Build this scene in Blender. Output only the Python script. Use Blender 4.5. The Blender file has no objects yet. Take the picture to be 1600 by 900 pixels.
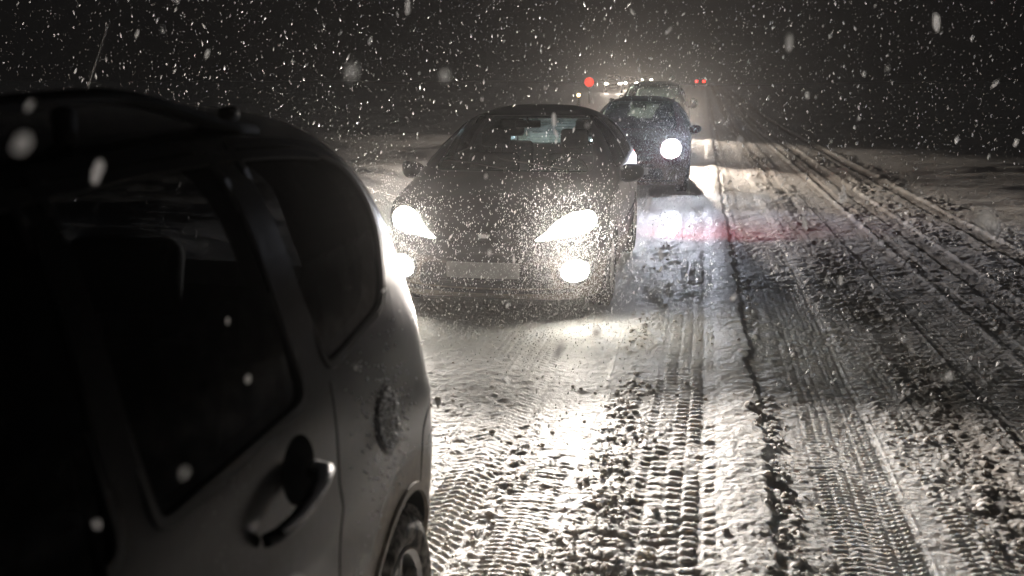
import bpy, bmesh, math, random
import numpy as np
from mathutils import Vector, Matrix
from mathutils.bvhtree import BVHTree
R = math.radians
rng = np.random.default_rng(7)
random.seed(7)
scene = bpy.context.scene
COL = scene.collection

# ------------------------------------------------------------------ camera
CAM_H = 1.65
cam = bpy.data.cameras.new('camera')
cam.lens = 35.0; cam.sensor_width = 36.0
cam.clip_start = 0.05; cam.clip_end = 3000
camo = bpy.data.objects.new('camera', cam); COL.objects.link(camo)
camo.location = (0, 0, CAM_H)
camo.rotation_euler = (R(90 - 11.45), 0, R(10.7))
cam.dof.use_dof = True; cam.dof.focus_distance = 7.2; cam.dof.aperture_fstop = 3.0
scene.camera = camo
# ------------------------------------------------------------------ night sky, exposure
world = bpy.data.worlds.new('World'); scene.world = world; world.use_nodes = True
bgn = world.node_tree.nodes['Background']
bgn.inputs[0].default_value = (0.0105, 0.0100, 0.0098, 1); bgn.inputs[1].default_value = 0.40
sun = bpy.data.lights.new('moon_light', 'SUN'); sun.energy = 0.004; sun.angle = R(15); sun.color = (0.9, 0.95, 1)
suno = bpy.data.objects.new('moon_light', sun); COL.objects.link(suno); suno.rotation_euler = (R(40), R(20), 0)
scene.view_settings.view_transform = 'Standard'; scene.view_settings.look = 'None'
scene.view_settings.exposure = 0.45; scene.view_settings.gamma = 1.0
scene.cycles.use_denoising = True
scene.cycles.max_bounces = 6; scene.cycles.volume_bounces = 0
scene.cycles.diffuse_bounces = 3; scene.cycles.glossy_bounces = 3
scene.cycles.sample_clamp_indirect = 4.0
HAZE = 0.0006

# ------------------------------------------------------------------ helpers
def pchip(xk, yk, x):
    xk = np.asarray(xk, float); yk = np.asarray(yk, float); x = np.asarray(x, float)
    h = np.diff(xk); d = np.diff(yk) / h
    m = np.zeros_like(yk)
    for i in range(1, len(xk) - 1):
        if d[i-1] * d[i] > 0:
            w1 = 2*h[i] + h[i-1]; w2 = h[i] + 2*h[i-1]
            m[i] = (w1 + w2) / (w1/d[i-1] + w2/d[i])
    m[0] = d[0]; m[-1] = d[-1]
    i = np.clip(np.searchsorted(xk, x) - 1, 0, len(xk) - 2)
    t = np.clip((x - xk[i]) / h[i], 0, 1)
    return ((2*t**3 - 3*t**2 + 1)*yk[i] + (t**3 - 2*t**2 + t)*h[i]*m[i]
            + (-2*t**3 + 3*t**2)*yk[i+1] + (t**3 - t**2)*h[i]*m[i+1])

def sstep(a, b, x):
    t = np.clip((x - a) / (b - a), 0, 1)
    return t*t*(3 - 2*t)

def hash2(ix, iy, seed):
    with np.errstate(over='ignore'):
        h = (ix.astype(np.int64).astype(np.uint32) * np.uint32(374761393)
             + iy.astype(np.int64).astype(np.uint32) * np.uint32(668265263)
             + np.uint32((seed * 2246822519) & 0xffffffff))
        h = (h ^ (h >> np.uint32(13))) * np.uint32(1274126177)
        h = h ^ (h >> np.uint32(16))
        h = h * np.uint32(2654435761)
        h = h ^ (h >> np.uint32(15))
    return h.astype(np.float64) / 4294967295.0

def vnoise(x, y, seed=0):
    ix = np.floor(x); iy = np.floor(y); fx = x - ix; fy = y - iy
    fx = fx*fx*fx*(fx*(fx*6 - 15) + 10); fy = fy*fy*fy*(fy*(fy*6 - 15) + 10)
    a = hash2(ix, iy, seed); b = hash2(ix+1, iy, seed); c = hash2(ix, iy+1, seed); d = hash2(ix+1, iy+1, seed)
    return (a*(1-fx) + b*fx)*(1-fy) + (c*(1-fx) + d*fx)*fy

def fbm(x, y, seed=0, oct=4):
    s = 0; a = 0.5; n = 0
    for o in range(oct):
        s = s + a*vnoise(x*2**o, y*2**o, seed + o*17); n += a; a *= 0.5
    return s / n

def lumps(x, y, cell, seed, density=0.6, ax=1.0, ay=1.0, rmax=0.62):
    """rounded clods scattered over a jittered grid"""
    gx = x / (cell*ax); gy = y / (cell*ay)
    wx = gx + 0.35*(vnoise(gx*2.3, gy*2.3, seed+5) - .5); wy = gy + 0.35*(vnoise(gx*2.3, gy*2.3, seed+6) - .5)
    ix = np.floor(wx); iy = np.floor(wy)
    out = np.zeros_like(x)
    for dx in (-1, 0, 1):
        for dy in (-1, 0, 1):
            cx = ix + dx; cy = iy + dy
            px = cx + hash2(cx, cy, seed); py = cy + hash2(cx, cy, seed+1)
            r = 0.22 + (rmax - 0.22)*hash2(cx, cy, seed+2)**2
            on = hash2(cx, cy, seed+3) < density
            d2 = ((wx-px)**2 + (wy-py)**2) / (r*r)
            out = np.maximum(out, np.where(on, r*np.sqrt(np.clip(1 - d2, 0, 1)), 0))
    return out   # 0..rmax in cell units

def link(name, me, mats=None, parent=None, smooth=True, sharp=None):
    o = bpy.data.objects.new(name, me); COL.objects.link(o)
    for m in (mats if isinstance(mats, (list, tuple)) else [mats] if mats else []):
        me.materials.append(m)
    if smooth:
        me.polygons.foreach_set('use_smooth', [True]*len(me.polygons))
        if sharp: me.set_sharp_from_angle(angle=R(sharp))
    if parent: o.parent = parent
    return o

def mesh_np(name, v, f):
    """fast mesh from arrays, f is (n,k)"""
    me = bpy.data.meshes.new(name)
    v = np.ascontiguousarray(v, np.float32); f = np.ascontiguousarray(f, np.int32)
    me.vertices.add(len(v)); me.vertices.foreach_set('co', v.ravel())
    k = f.shape[1]
    me.loops.add(f.size); me.loops.foreach_set('vertex_index', f.ravel())
    me.polygons.add(len(f)); me.polygons.foreach_set('loop_start', np.arange(len(f), dtype=np.int32)*k)
    me.update(calc_edges=True); me.validate()
    return me

def tag(o, label=None, cat=None, group=None, kind=None):
    if label: o['label'] = label
    if cat: o['category'] = cat
    if group: o['group'] = group
    if kind: o['kind'] = kind
    return o

def empty(name, loc, rz=0):
    o = bpy.data.objects.new(name, None); COL.objects.link(o)
    o.location = loc; o.rotation_euler = (0, 0, rz); o.empty_display_size = 0.2
    return o

def bm_mesh(name, bm):
    me = bpy.data.meshes.new(name); bm.to_mesh(me); bm.free(); return me

def bm_box(bm, c, s, bev=0.0, rot=None):
    g = bmesh.ops.create_cube(bm, size=1.0); vs = g['verts']
    for v in vs: v.co = Vector((v.co.x*s[0], v.co.y*s[1], v.co.z*s[2]))
    if bev:
        es = list({e for v in vs for e in v.link_edges})
        r = bmesh.ops.bevel(bm, geom=es, offset=bev, segments=3, affect='EDGES', profile=0.5)
        vs = list({v for f in r['faces'] for v in f.verts} | {v for v in vs if v.is_valid})
    M = Matrix.Translation(Vector(c)) @ (rot.to_4x4() if rot else Matrix.Identity(4))
    for v in vs: v.co = M @ v.co
    return vs

def bm_tube(bm, pts, r, n=8, cap=True, flat=1.0):
    pts = [Vector(p) for p in pts]
    rr = r if isinstance(r, (list, tuple)) else [r]*len(pts)
    rings = []; up = Vector((0, 0, 1))
    for i, p in enumerate(pts):
        d = (pts[min(i+1, len(pts)-1)] - pts[max(i-1, 0)]).normalized()
        a = d.cross(up)
        if a.length < 1e-3: a = d.cross(Vector((0, 1, 0)))
        a.normalize(); b = a.cross(d).normalized()
        rings.append([bm.verts.new(p + a*math.cos(2*math.pi*k/n)*rr[i] + b*math.sin(2*math.pi*k/n)*rr[i]*flat) for k in range(n)])
    for i in range(len(rings)-1):
        for k in range(n):
            bm.faces.new((rings[i][k], rings[i][(k+1) % n], rings[i+1][(k+1) % n], rings[i+1][k]))
    if cap:
        bm.faces.new(rings[0][::-1]); bm.faces.new(rings[-1])

def bm_lathe_x(bm, prof, c, n=40):
    """profile of (x, r) turned about an axis along X through c"""
    rings = [[bm.verts.new((c[0]+x, c[1]+r*math.cos(2*math.pi*k/n), c[2]+r*math.sin(2*math.pi*k/n))) for k in range(n)] for x, r in prof]
    for i in range(len(rings)-1):
        for k in range(n):
            bm.faces.new((rings[i][k], rings[i+1][k], rings[i+1][(k+1) % n], rings[i][(k+1) % n]))
    return rings

def smooth_outline(pts, seg=6, closed=True):
    """Catmull-Rom through 2D points"""
    n = len(pts); out = []
    rngi = range(n) if closed else range(n-1)
    for i in rngi:
        if closed: p = [pts[(i+k-1) % n] for k in range(4)]
        else: p = [pts[max(0, min(n-1, i+k-1))] for k in range(4)]
        for s in range(seg):
            t = s/seg
            out.append(tuple(0.5*((2*p[1][a]) + (-p[0][a]+p[2][a])*t + (2*p[0][a]-5*p[1][a]+4*p[2][a]-p[3][a])*t*t
                       + (-p[0][a]+3*p[1][a]-3*p[2][a]+p[3][a])*t**3) for a in (0, 1)))
    if not closed: out.append(tuple(pts[-1]))
    return out

def round_poly(pts, r=0.05, seg=5):
    """polygon with rounded corners"""
    n = len(pts); out = []
    for i in range(n):
        p = Vector(pts[i]); a = Vector(pts[i-1]); b = Vector(pts[(i+1) % n])
        ri = r[i] if isinstance(r, (list, tuple)) else r
        la = min(ri, (a-p).length*0.45); lb = min(ri, (b-p).length*0.45)
        p0 = p + (a-p).normalized()*la; p1 = p + (b-p).normalized()*lb
        for s in range(seg+1):
            t = s/seg
            q = p0*(1-t)**2 + p*2*t*(1-t) + p1*t*t
            out.append((q.x, q.y))
    return out

# ------------------------------------------------------------------ materials
def new_mat(name):
    m = bpy.data.materials.new(name); m.use_nodes = True
    nt = m.node_tree; b = nt.nodes['Principled BSDF']
    return m, nt, b

def N(nt, t, **kw):
    n = nt.nodes.new(t)
    for k, v in kw.items():
        if k in n.inputs: n.inputs[k].default_value = v
        else: setattr(n, k, v)
    return n

def add_bump(nt, b, scale, strength, dist=0.01, detail=4, coord='Object', tex='ShaderNodeTexNoise'):
    tc = N(nt, 'ShaderNodeTexCoord'); t = nt.nodes.new(tex); t.inputs['Scale'].default_value = scale
    if 'Detail' in t.inputs: t.inputs['Detail'].default_value = detail
    bp = N(nt, 'ShaderNodeBump'); bp.inputs['Strength'].default_value = strength; bp.inputs['Distance'].default_value = dist
    nt.links.new(tc.outputs[coord], t.inputs['Vector'])
    nt.links.new(t.outputs[0], bp.inputs['Height']); nt.links.new(bp.outputs[0], b.inputs['Normal'])
    return t, bp

def simple(name, col, rough=0.5, metal=0.0, coat=0.0, var=0.12, vscale=14, bump=0.0, bscale=60, bdist=0.003):
    m, nt, b = new_mat(name)
    b.inputs['Roughness'].default_value = rough; b.inputs['Metallic'].default_value = metal
    b.inputs['Coat Weight'].default_value = coat; b.inputs['Coat Roughness'].default_value = 0.12
    tc = N(nt, 'ShaderNodeTexCoord'); t = N(nt, 'ShaderNodeTexNoise'); t.inputs['Scale'].default_value = vscale; t.inputs['Detail'].default_value = 5
    r = N(nt, 'ShaderNodeValToRGB')
    c0 = [c*(1-var) for c in col]; c1 = [min(1, c*(1+var)) for c in col]
    r.color_ramp.elements[0].position = .3; r.color_ramp.elements[1].position = .7
    r.color_ramp.elements[0].color = (*c0, 1); r.color_ramp.elements[1].color = (*c1, 1)
    nt.links.new(tc.outputs['Object'], t.inputs['Vector']); nt.links.new(t.outputs[0], r.inputs[0]); nt.links.new(r.outputs[0], b.inputs['Base Color'])
    if bump: add_bump(nt, b, bscale, bump, bdist)
    return m

def emis(name, col, strength):
    m, nt, b = new_mat(name)
    b.inputs['Base Color'].default_value = (*[c*.5 for c in col], 1)
    b.inputs['Emission Color'].default_value = (*col, 1); b.inputs['Emission Strength'].default_value = strength
    b.inputs['Roughness'].default_value = 0.2
    return m

def glass_mat(name, tint, transp, rough=0.04):
    """thin pane: part sees through, part glossy, with snow melt streaks"""
    m, nt, b = new_mat(name)
    out = nt.nodes['Material Output']
    b.inputs['Base Color'].default_value = (0.02, 0.022, 0.022, 1); b.inputs['Roughness'].default_value = rough
    b.inputs['Specular IOR Level'].default_value = 0.6
    tr = N(nt, 'ShaderNodeBsdfTransparent'); tr.inputs[0].default_value = (*tint, 1)
    mx = N(nt, 'ShaderNodeMixShader'); fr = N(nt, 'ShaderNodeFresnel'); fr.inputs[0].default_value = 1.5
    tc = N(nt, 'ShaderNodeTexCoord'); n1 = N(nt, 'ShaderNodeTexNoise'); n1.inputs['Scale'].default_value = 25; n1.inputs['Detail'].default_value = 6
    rp = N(nt, 'ShaderNodeMapRange'); rp.inputs['From Min'].default_value = .35; rp.inputs['From Max'].default_value = .75
    rp.inputs['To Min'].default_value = 1-transp-0.08; rp.inputs['To Max'].default_value = min(1, 1-transp+0.15)
    ad = N(nt, 'ShaderNodeMath', operation='ADD', use_clamp=True)
    L = nt.links.new
    L(tc.outputs['Object'], n1.inputs['Vector']); L(n1.outputs[0], rp.inputs['Value']); L(rp.outputs[0], ad.inputs[0]); L(fr.outputs[0], ad.inputs[1])
    L(ad.outputs[0], mx.inputs[0]); L(tr.outputs[0], mx.inputs[1]); L(b.outputs[0], mx.inputs[2]); L(mx.outputs[0], out.inputs['Surface'])
    bp = N(nt, 'ShaderNodeBump'); bp.inputs['Strength'].default_value = .15; bp.inputs['Distance'].default_value = .002
    L(n1.outputs[0], bp.inputs['Height']); L(bp.outputs[0], b.inputs['Normal'])
    return m

def paint_mat(name, col, dirt_col=(0.20, 0.17, 0.14), dirt_top=0.62, rough=0.32, metal=0.5, snow=0.0, arch=None, gloss=.15, film=.85):
    """car paint; road salt film climbs from the sills and round the wheel arch, fine specks of frozen snow"""
    m, nt, b = new_mat(name); L = nt.links.new
    tc = N(nt, 'ShaderNodeTexCoord'); sp = N(nt, 'ShaderNodeSeparateXYZ'); L(tc.outputs['Object'], sp.inputs[0])
    n1 = N(nt, 'ShaderNodeTexNoise'); n1.inputs['Scale'].default_value = 3.2; n1.inputs['Detail'].default_value = 7; n1.inputs['Roughness'].default_value = .62
    mp = N(nt, 'ShaderNodeMapping'); mp.inputs['Scale'].default_value = (1, 1, 2.2); L(tc.outputs['Object'], mp.inputs[0]); L(mp.outputs[0], n1.inputs['Vector'])
    zz = N(nt, 'ShaderNodeMath', operation='MULTIPLY_ADD'); zz.inputs[1].default_value = 0.30; zz.inputs[2].default_value = -0.15; L(n1.outputs[0], zz.inputs[0])
    za = N(nt, 'ShaderNodeMath', operation='ADD'); L(sp.outputs['Z'], za.inputs[0]); L(zz.outputs[0], za.inputs[1])
    mr = N(nt, 'ShaderNodeMapRange', interpolation_type='SMOOTHSTEP'); mr.inputs['From Min'].default_value = dirt_top+0.10; mr.inputs['From Max'].default_value = dirt_top-0.14
    L(za.outputs[0], mr.inputs['Value'])
    fac = mr.outputs[0]
    if arch:
        cmb = N(nt, 'ShaderNodeCombineXYZ'); L(sp.outputs['Y'], cmb.inputs[0]); L(sp.outputs['Z'], cmb.inputs[1])
        dv = N(nt, 'ShaderNodeVectorMath', operation='DISTANCE'); L(cmb.outputs[0], dv.inputs[0]); dv.inputs[1].default_value = (arch[0], arch[1], 0)
        da = N(nt, 'ShaderNodeMath', operation='ADD'); L(dv.outputs['Value'], da.inputs[0])
        z2 = N(nt, 'ShaderNodeMath', operation='MULTIPLY_ADD'); z2.inputs[1].default_value = 0.06; z2.inputs[2].default_value = -0.03; L(n1.outputs[0], z2.inputs[0]); L(z2.outputs[0], da.inputs[1])
        m2 = N(nt, 'ShaderNodeMapRange', interpolation_type='SMOOTHSTEP'); m2.inputs['From Min'].default_value = arch[2]+.10; m2.inputs['From Max'].default_value = arch[2]+.05
        L(da.outputs[0], m2.inputs['Value'])
        mxm = N(nt, 'ShaderNodeMath', operation='MAXIMUM'); L(fac, mxm.inputs[0]); L(m2.outputs[0], mxm.inputs[1]); fac = mxm.outputs[0]
    # mottle the film
    n3 = N(nt, 'ShaderNodeTexNoise'); n3.inputs['Scale'].default_value = 38; n3.inputs['Detail'].default_value = 5; L(tc.outputs['Object'], n3.inputs['Vector'])
    r3 = N(nt, 'ShaderNodeMapRange'); r3.inputs['From Min'].default_value = .3; r3.inputs['From Max'].default_value = .7; r3.inputs['To Min'].default_value = .55; r3.inputs['To Max'].default_value = 1.0; L(n3.outputs[0], r3.inputs['Value'])
    fm = N(nt, 'ShaderNodeMath', operation='MULTIPLY'); L(fac, fm.inputs[0]); L(r3.outputs[0], fm.inputs[1])
    mc = N(nt, 'ShaderNodeMix', data_type='RGBA'); mc.inputs[6].default_value = (*col, 1); mc.inputs[7].default_value = (*dirt_col, 1); L(fm.outputs[0], mc.inputs[0])
    last = mc.outputs[2]
    vo = N(nt, 'ShaderNodeTexVoronoi'); vo.inputs['Scale'].default_value = 95; L(tc.outputs['Object'], vo.inputs['Vector'])
    if snow > 0:
        ns = N(nt, 'ShaderNodeTexNoise'); ns.inputs['Scale'].default_value = 5; L(tc.outputs['Object'], ns.inputs['Vector'])
        th = N(nt, 'ShaderNodeMath', operation='MULTIPLY_ADD'); th.inputs[1].default_value = snow*.9; th.inputs[2].default_value = -snow*.22; L(ns.outputs[0], th.inputs[0])
        lt = N(nt, 'ShaderNodeMath', operation='LESS_THAN'); L(vo.outputs['Distance'], lt.inputs[0]); L(th.outputs[0], lt.inputs[1])
        ms = N(nt, 'ShaderNodeMix', data_type='RGBA'); ms.inputs[7].default_value = (0.75, 0.76, 0.78, 1); L(lt.outputs[0], ms.inputs[0]); L(last, ms.inputs[6]); last = ms.outputs[2]
    L(last, b.inputs['Base Color'])
    rr = N(nt, 'ShaderNodeMapRange'); rr.inputs['To Min'].default_value = rough; rr.inputs['To Max'].default_value = film; L(fm.outputs[0], rr.inputs['Value']); L(rr.outputs[0], b.inputs['Roughness'])
    rm = N(nt, 'ShaderNodeMapRange'); rm.inputs['To Min'].default_value = metal; rm.inputs['To Max'].default_value = 0; L(fm.outputs[0], rm.inputs['Value']); L(rm.outputs[0], b.inputs['Metallic'])
    bp = N(nt, 'ShaderNodeBump'); bp.inputs['Strength'].default_value = .35; bp.inputs['Distance'].default_value = .0015; L(n3.outputs[0], bp.inputs['Height'])
    L(bp.outputs[0], b.inputs['Normal'])
    b.inputs['Coat Weight'].default_value = gloss; b.inputs['Coat Roughness'].default_value = .15; b.inputs['Specular IOR Level'].default_value = .3 + gloss*.4
    return m

def snow_mat():
    m, nt, b = new_mat('road_snow'); L = nt.links.new
    at = N(nt, 'ShaderNodeAttribute', attribute_name='slush')
    tc = N(nt, 'ShaderNodeTexCoord')
    n0 = N(nt, 'ShaderNodeTexNoise'); n0.inputs['Scale'].default_value = 9; n0.inputs['Detail'].default_value = 6; L(tc.outputs['Object'], n0.inputs['Vector'])
    ml = N(nt, 'ShaderNodeMath', operation='MULTIPLY_ADD', use_clamp=True); ml.inputs[1].default_value = .5; L(n0.outputs[0], ml.inputs[0])
    ax = N(nt, 'ShaderNodeMath', operation='SUBTRACT'); L(at.outputs['Fac'], ax.inputs[0]); ax.inputs[1].default_value = .25; L(ax.outputs[0], ml.inputs[2])
    r = N(nt, 'ShaderNodeValToRGB'); e = r.color_ramp.elements
    e[0].position = 0.0; e[0].color = (0.86, 0.86, 0.86, 1); e[1].position = 1.0; e[1].color = (0.22, 0.185, 0.155, 1)
    k = e.new(.45); k.color = (0.72, 0.69, 0.66, 1)
    L(ml.outputs[0], r.inputs[0]); L(r.outputs[0], b.inputs['Base Color'])
    b.inputs['Roughness'].default_value = .55; b.inputs['Specular IOR Level'].default_value = .35
    b.inputs['Subsurface Weight'].default_value = .8; b.inputs['Subsurface Radius'].default_value = (1, .95, .9); b.inputs['Subsurface Scale'].default_value = .022
    n1 = N(nt, 'ShaderNodeTexNoise'); n1.inputs['Scale'].default_value = 160; n1.inputs['Detail'].default_value = 3; L(tc.outputs['Object'], n1.inputs['Vector'])
    n2 = N(nt, 'ShaderNodeTexNoise'); n2.inputs['Scale'].default_value = 45; n2.inputs['Detail'].default_value = 4; L(tc.outputs['Object'], n2.inputs['Vector'])
    b1 = N(nt, 'ShaderNodeBump'); b1.inputs['Strength'].default_value = .5; b1.inputs['Distance'].default_value = .005; L(n1.outputs[0], b1.inputs['Height'])
    b2 = N(nt, 'ShaderNodeBump'); b2.inputs['Strength'].default_value = .4; b2.inputs['Distance'].default_value = .012; L(n2.outputs[0], b2.inputs['Height'])
    L(b1.outputs[0], b2.inputs['Normal']); L(b2.outputs[0], b.inputs['Normal'])
    return m

M_SNOW = snow_mat()
M_RAIL = simple('rail_black', (0.010, 0.010, 0.010), .8)
M_RAIL.node_tree.nodes['Principled BSDF'].inputs['Specular IOR Level'].default_value = .2
M_RUBBER = simple('tyre_rubber', (0.025, 0.025, 0.025), .75, bump=.5, bscale=90)
M_PLASTIC = simple('black_trim', (0.022, 0.022, 0.023), .5, bump=.2, bscale=300, bdist=.0008)
M_CABIN = simple('cabin_lining', (0.035, 0.034, 0.034), .85, bump=.3, bscale=200)
M_SEAT = simple('seat_cloth', (0.045, 0.044, 0.046), .9, bump=.4, bscale=180)
M_RIM = simple('alloy', (0.42, 0.41, 0.40), .35, metal=.9, var=.3, bump=.2)
M_CHROME = simple('chrome', (0.7, 0.7, 0.7), .15, metal=1)
M_PLATE = simple('plate_face', (0.34, 0.34, 0.33), .45, var=.15, vscale=30)
M_SPECK = simple('frozen_snow', (0.8, 0.8, 0.82), .5)
M_REDGLASS = simple('red_lamp_plastic', (0.30, 0.012, 0.012), .15, coat=1)
M_AMBER = simple('amber_lamp_plastic', (0.5, 0.16, 0.02), .2, coat=1)
M_WELL = simple('wheel_well', (0.03, 0.03, 0.03), .9, bump=.5, bscale=40)
M_GLASS = glass_mat('clear_pane', (0.68, 0.80, 0.77), 0.80)
M_TINT = glass_mat('tinted_pane', (0.30, 0.31, 0.32), 0.8)
def snowy_glass(name, k=1.0):
    """rear pane under a film of snow with the heater wires melted through"""
    m, nt, b = new_mat(name); L = nt.links.new; out = nt.nodes['Material Output']
    tc = N(nt, 'ShaderNodeTexCoord'); sp = N(nt, 'ShaderNodeSeparateXYZ'); L(tc.outputs['Object'], sp.inputs[0])
    n = N(nt, 'ShaderNodeTexNoise'); n.inputs['Scale'].default_value = 9; n.inputs['Detail'].default_value = 6; L(tc.outputs['Object'], n.inputs['Vector'])
    mm = N(nt, 'ShaderNodeMath', operation='MULTIPLY'); mm.inputs[1].default_value = 34; L(sp.outputs['Z'], mm.inputs[0])
    fr = N(nt, 'ShaderNodeMath', operation='FRACT'); L(mm.outputs[0], fr.inputs[0])
    gt = N(nt, 'ShaderNodeMath', operation='GREATER_THAN'); gt.inputs[1].default_value = .16; L(fr.outputs[0], gt.inputs[0])
    mr = N(nt, 'ShaderNodeMapRange'); mr.inputs['From Min'].default_value = .35; mr.inputs['From Max'].default_value = .6; mr.inputs['To Min'].default_value = .15; mr.inputs['To Max'].default_value = .7; L(n.outputs[0], mr.inputs['Value'])
    ml = N(nt, 'ShaderNodeMath', operation='MULTIPLY'); L(mr.outputs[0], ml.inputs[0]); L(gt.outputs[0], ml.inputs[1])
    tl = N(nt, 'ShaderNodeBsdfTranslucent'); tl.inputs[0].default_value = (.42*k, .46*k, .45*k, 1)
    tr = N(nt, 'ShaderNodeBsdfTransparent'); tr.inputs[0].default_value = (.5, .62, .6, 1)
    mx = N(nt, 'ShaderNodeMixShader'); L(ml.outputs[0], mx.inputs[0]); L(tr.outputs[0], mx.inputs[1]); L(tl.outputs[0], mx.inputs[2]); L(mx.outputs[0], out.inputs['Surface'])
    nt.nodes.remove(b); return m
M_SNOWPANE = snowy_glass('snow_filmed_pane')
M_SNOWPANE_DIM = snowy_glass('dimmed_snow_pane', .12)  # same film, colour dimmed to cut the lamplight coming through from behind
M_HALOGEN = emis('warm_headlight', (1.0, 0.93, 0.80), 40)
M_XENON = emis('cold_headlight', (0.86, 0.90, 1.0), 110)
M_WHITE_FAR = emis('far_headlight', (1.0, 0.90, 0.76), 25)
M_BRAKE = emis('lit_red_lamp', (1.0, 0.03, 0.02), 6)

# ------------------------------------------------------------------ snow covered road and fields (one sheet to the horizon)
def terrain(x, y):
    """large forms: verges, fields, the far rise"""
    z = np.zeros_like(x)
    z += .07*sstep(3.4, 5.4, x)*(0.6 + .8*fbm(x*.5, y*.18, 31, 3))
    z += .9*sstep(5, 40, x)*fbm(x*.05, y*.03, 33, 3)
    z += .35*sstep(4, 13, x)*(fbm(x*.35+y*.1, y*.12, 34, 4) - .4)
    z += .22*sstep(-4.1, -5.4, x)*(0.6 + .8*fbm(x*.5, y*.2, 35, 3))
    z += .8*sstep(-6, -40, x)*fbm(x*.05, y*.03, 36, 3)
    z += .25*sstep(-5, -12, x)*(fbm(x*.3, y*.12, 37, 4) - .4)
    z += .85*sstep(38, 110, y) + .9*sstep(105, 175, y)
    return z

def road_detail(x, y):
    near = 1 - sstep(11, 26, y)            # fine geometry fades where it is below a pixel
    tread = 1 - sstep(8.5, 14, y)
    road = 1 - sstep(3.4, 4.4, np.abs(x + .1))
    xm = x + .030*(vnoise(y*.35, y*0+3.3, 51) - .5) + .012*(vnoise(y*1.7, y*0+1.3, 52) - .5)
    edge = xm + .030*(vnoise(y*14, x*5, 53) - .5) + .055*(vnoise(y*3.2, y*0+.5, 54) - .5)
    h = np.zeros_like(x); s = np.zeros_like(x)
    B = lambda a, b, w=.03: sstep(a-w, a+w, xm)*(1 - sstep(b-w, b+w, xm))
    # crushed ripples everywhere on the lane, longer across than along
    rip = fbm(x*9, y*26, 60, 3) - .5
    h += road*near*.007*rip*(1 - .85*sstep(.06, .14, xm)*(1 - sstep(.31, .34, xm)))
    h += road*.02*(fbm(x*3.2, y*1.1, 61, 3) - .5)
    # smooth strip with a sharp ragged right edge
    strip = sstep(-.02, .26, xm)*(1 - sstep(.305, .352, edge))
    h += .024*strip
    h += .014*(1 - sstep(.05, .3, np.abs(xm-.32)))*strip*1.0
    # pressed tracks
    for c, w, d in ((-1.35, .42, .0), (-.92, .13, .016), (-.62, .12, .014), (-.05, .15, .014), (.70, .17, .018), (1.72, .20, .026), (2.36, .12, .03), (3.12, .11, .028), (-2.2, .2, .02), (-3.3, .2, .02), (1.28, .07, .015), (2.02, .04, .02)):
        h -= d*(1 - sstep(w*.7, w*1.4, np.abs(xm - c)))*(1 - 0.35*(c > 1))
    # thin welts squeezed up between tread shoulders
    for c, w, a in ((-.485, .008, .010), (.83, .006, .008), (.868, .006, .010), (-1.08, .009, .008), (-.215, .010, .008), (1.50, .012, .016), (1.56, .010, .012), (1.94, .014, .018), (1.64, .008, .008), (2.24, .02, .022), (2.50, .02, .02), (3.0, .02, .02), (3.26, .03, .03), (.515, .008, .005), (1.16, .015, .012), (2.78, .02, .016)):
        wob = .010*(vnoise(y*1.3, y*0+c*9, 71) - .5)
        wid = w*(1 + sstep(9, 40, y)*5)
        h += (.5 if c < 1 else .5)*a*np.exp(-((xm + wob - c)/wid)**2)*(0.15 + 1.1*sstep(.2, .7, fbm(y*5, y*0+c*7, 72, 4)))
    # block tread, ladder shaped (lorry tyre) in the queue's outer track
    def blocks(c, w, p, ph, a, gap=.34, soft=.10, jit=.25):
        u = np.abs(xm - c)/(w*.5)
        t = y/p + ph + .34*(vnoise(x*9, y*5, 80) - .5)
        f = t - np.floor(t); k = np.floor(t)
        j = 1 - jit + 2*jit*hash2(k, k*0 + round(c*100), 81)
        soft = .2; prof = sstep(0, soft, f)*(1 - sstep(1-gap-soft, 1-gap, f))*(.35 + .65*sstep(.25, .55, fbm(x*6+c*9, y*3, 84, 2)))
        return a*j*prof*(1 - sstep(.62, 1.02, u + .25*(vnoise(x*30, y*30, 85) - .5)))
    g = blocks(-.058, .066, .062, 0, .019) + blocks(.012, .066, .062, .5, .019)
    g += blocks(-.135, .075, .062, .2, .017, jit=.5)*(.5+.8*vnoise(x*8, y*3, 82)) + blocks(.085, .05, .062, .75, .010, jit=.6)
    g += blocks(-.20, .05, .062, .7, .013, jit=.6)*vnoise(x*5, y*3, 83)
    # car tyre ribs in herringbone
    def ribs(c, w, p, slant, a, seed):
        u = (xm - c)
        t = (y + slant*np.abs(u + .01))/p + .35*(vnoise(x*11, y*7, seed) - .5)
        f = t - np.floor(t)
        v = (.5 - .5*np.cos(2*np.pi*f))**1.6
        cuts = 1 - .75*np.exp(-((np.abs(u) - w*.22)/.008)**2) - .6*np.exp(-(u/.007)**2)
        return a*v*cuts*(1 - sstep(w*.42, w*.52, np.abs(u)))*(.45 + .9*fbm(x*4, y*2.2, seed+1, 2))
    g += ribs(.63, .19, .036, .28, .013, 90) + ribs(.775, .12, .036, -.55, .012, 92)
    g += ribs(-.93, .22, .045, .75, .018, 94) + ribs(-.62, .2, .034, .2, .010, 96)
    g += ribs(-.36, .12, .036, .1, .006, 97)*.6
    g += ribs(1.05, .16, .040, .45, .013, 98) + ribs(1.72, .3, .04, .1, .006, 99) + ribs(-1.2, .2, .038, -.6, .014, 100) + ribs(-1.55, .25, .040, .5, .012, 101)
    patch = sstep(.30, .55, fbm(x*1.6+4, y*.9, 102, 3))
    h += g*tread*(.35 + .65*patch)
    # clods: thrown ridges and churned fields between tracks
    amp = np.zeros_like(x)
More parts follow.
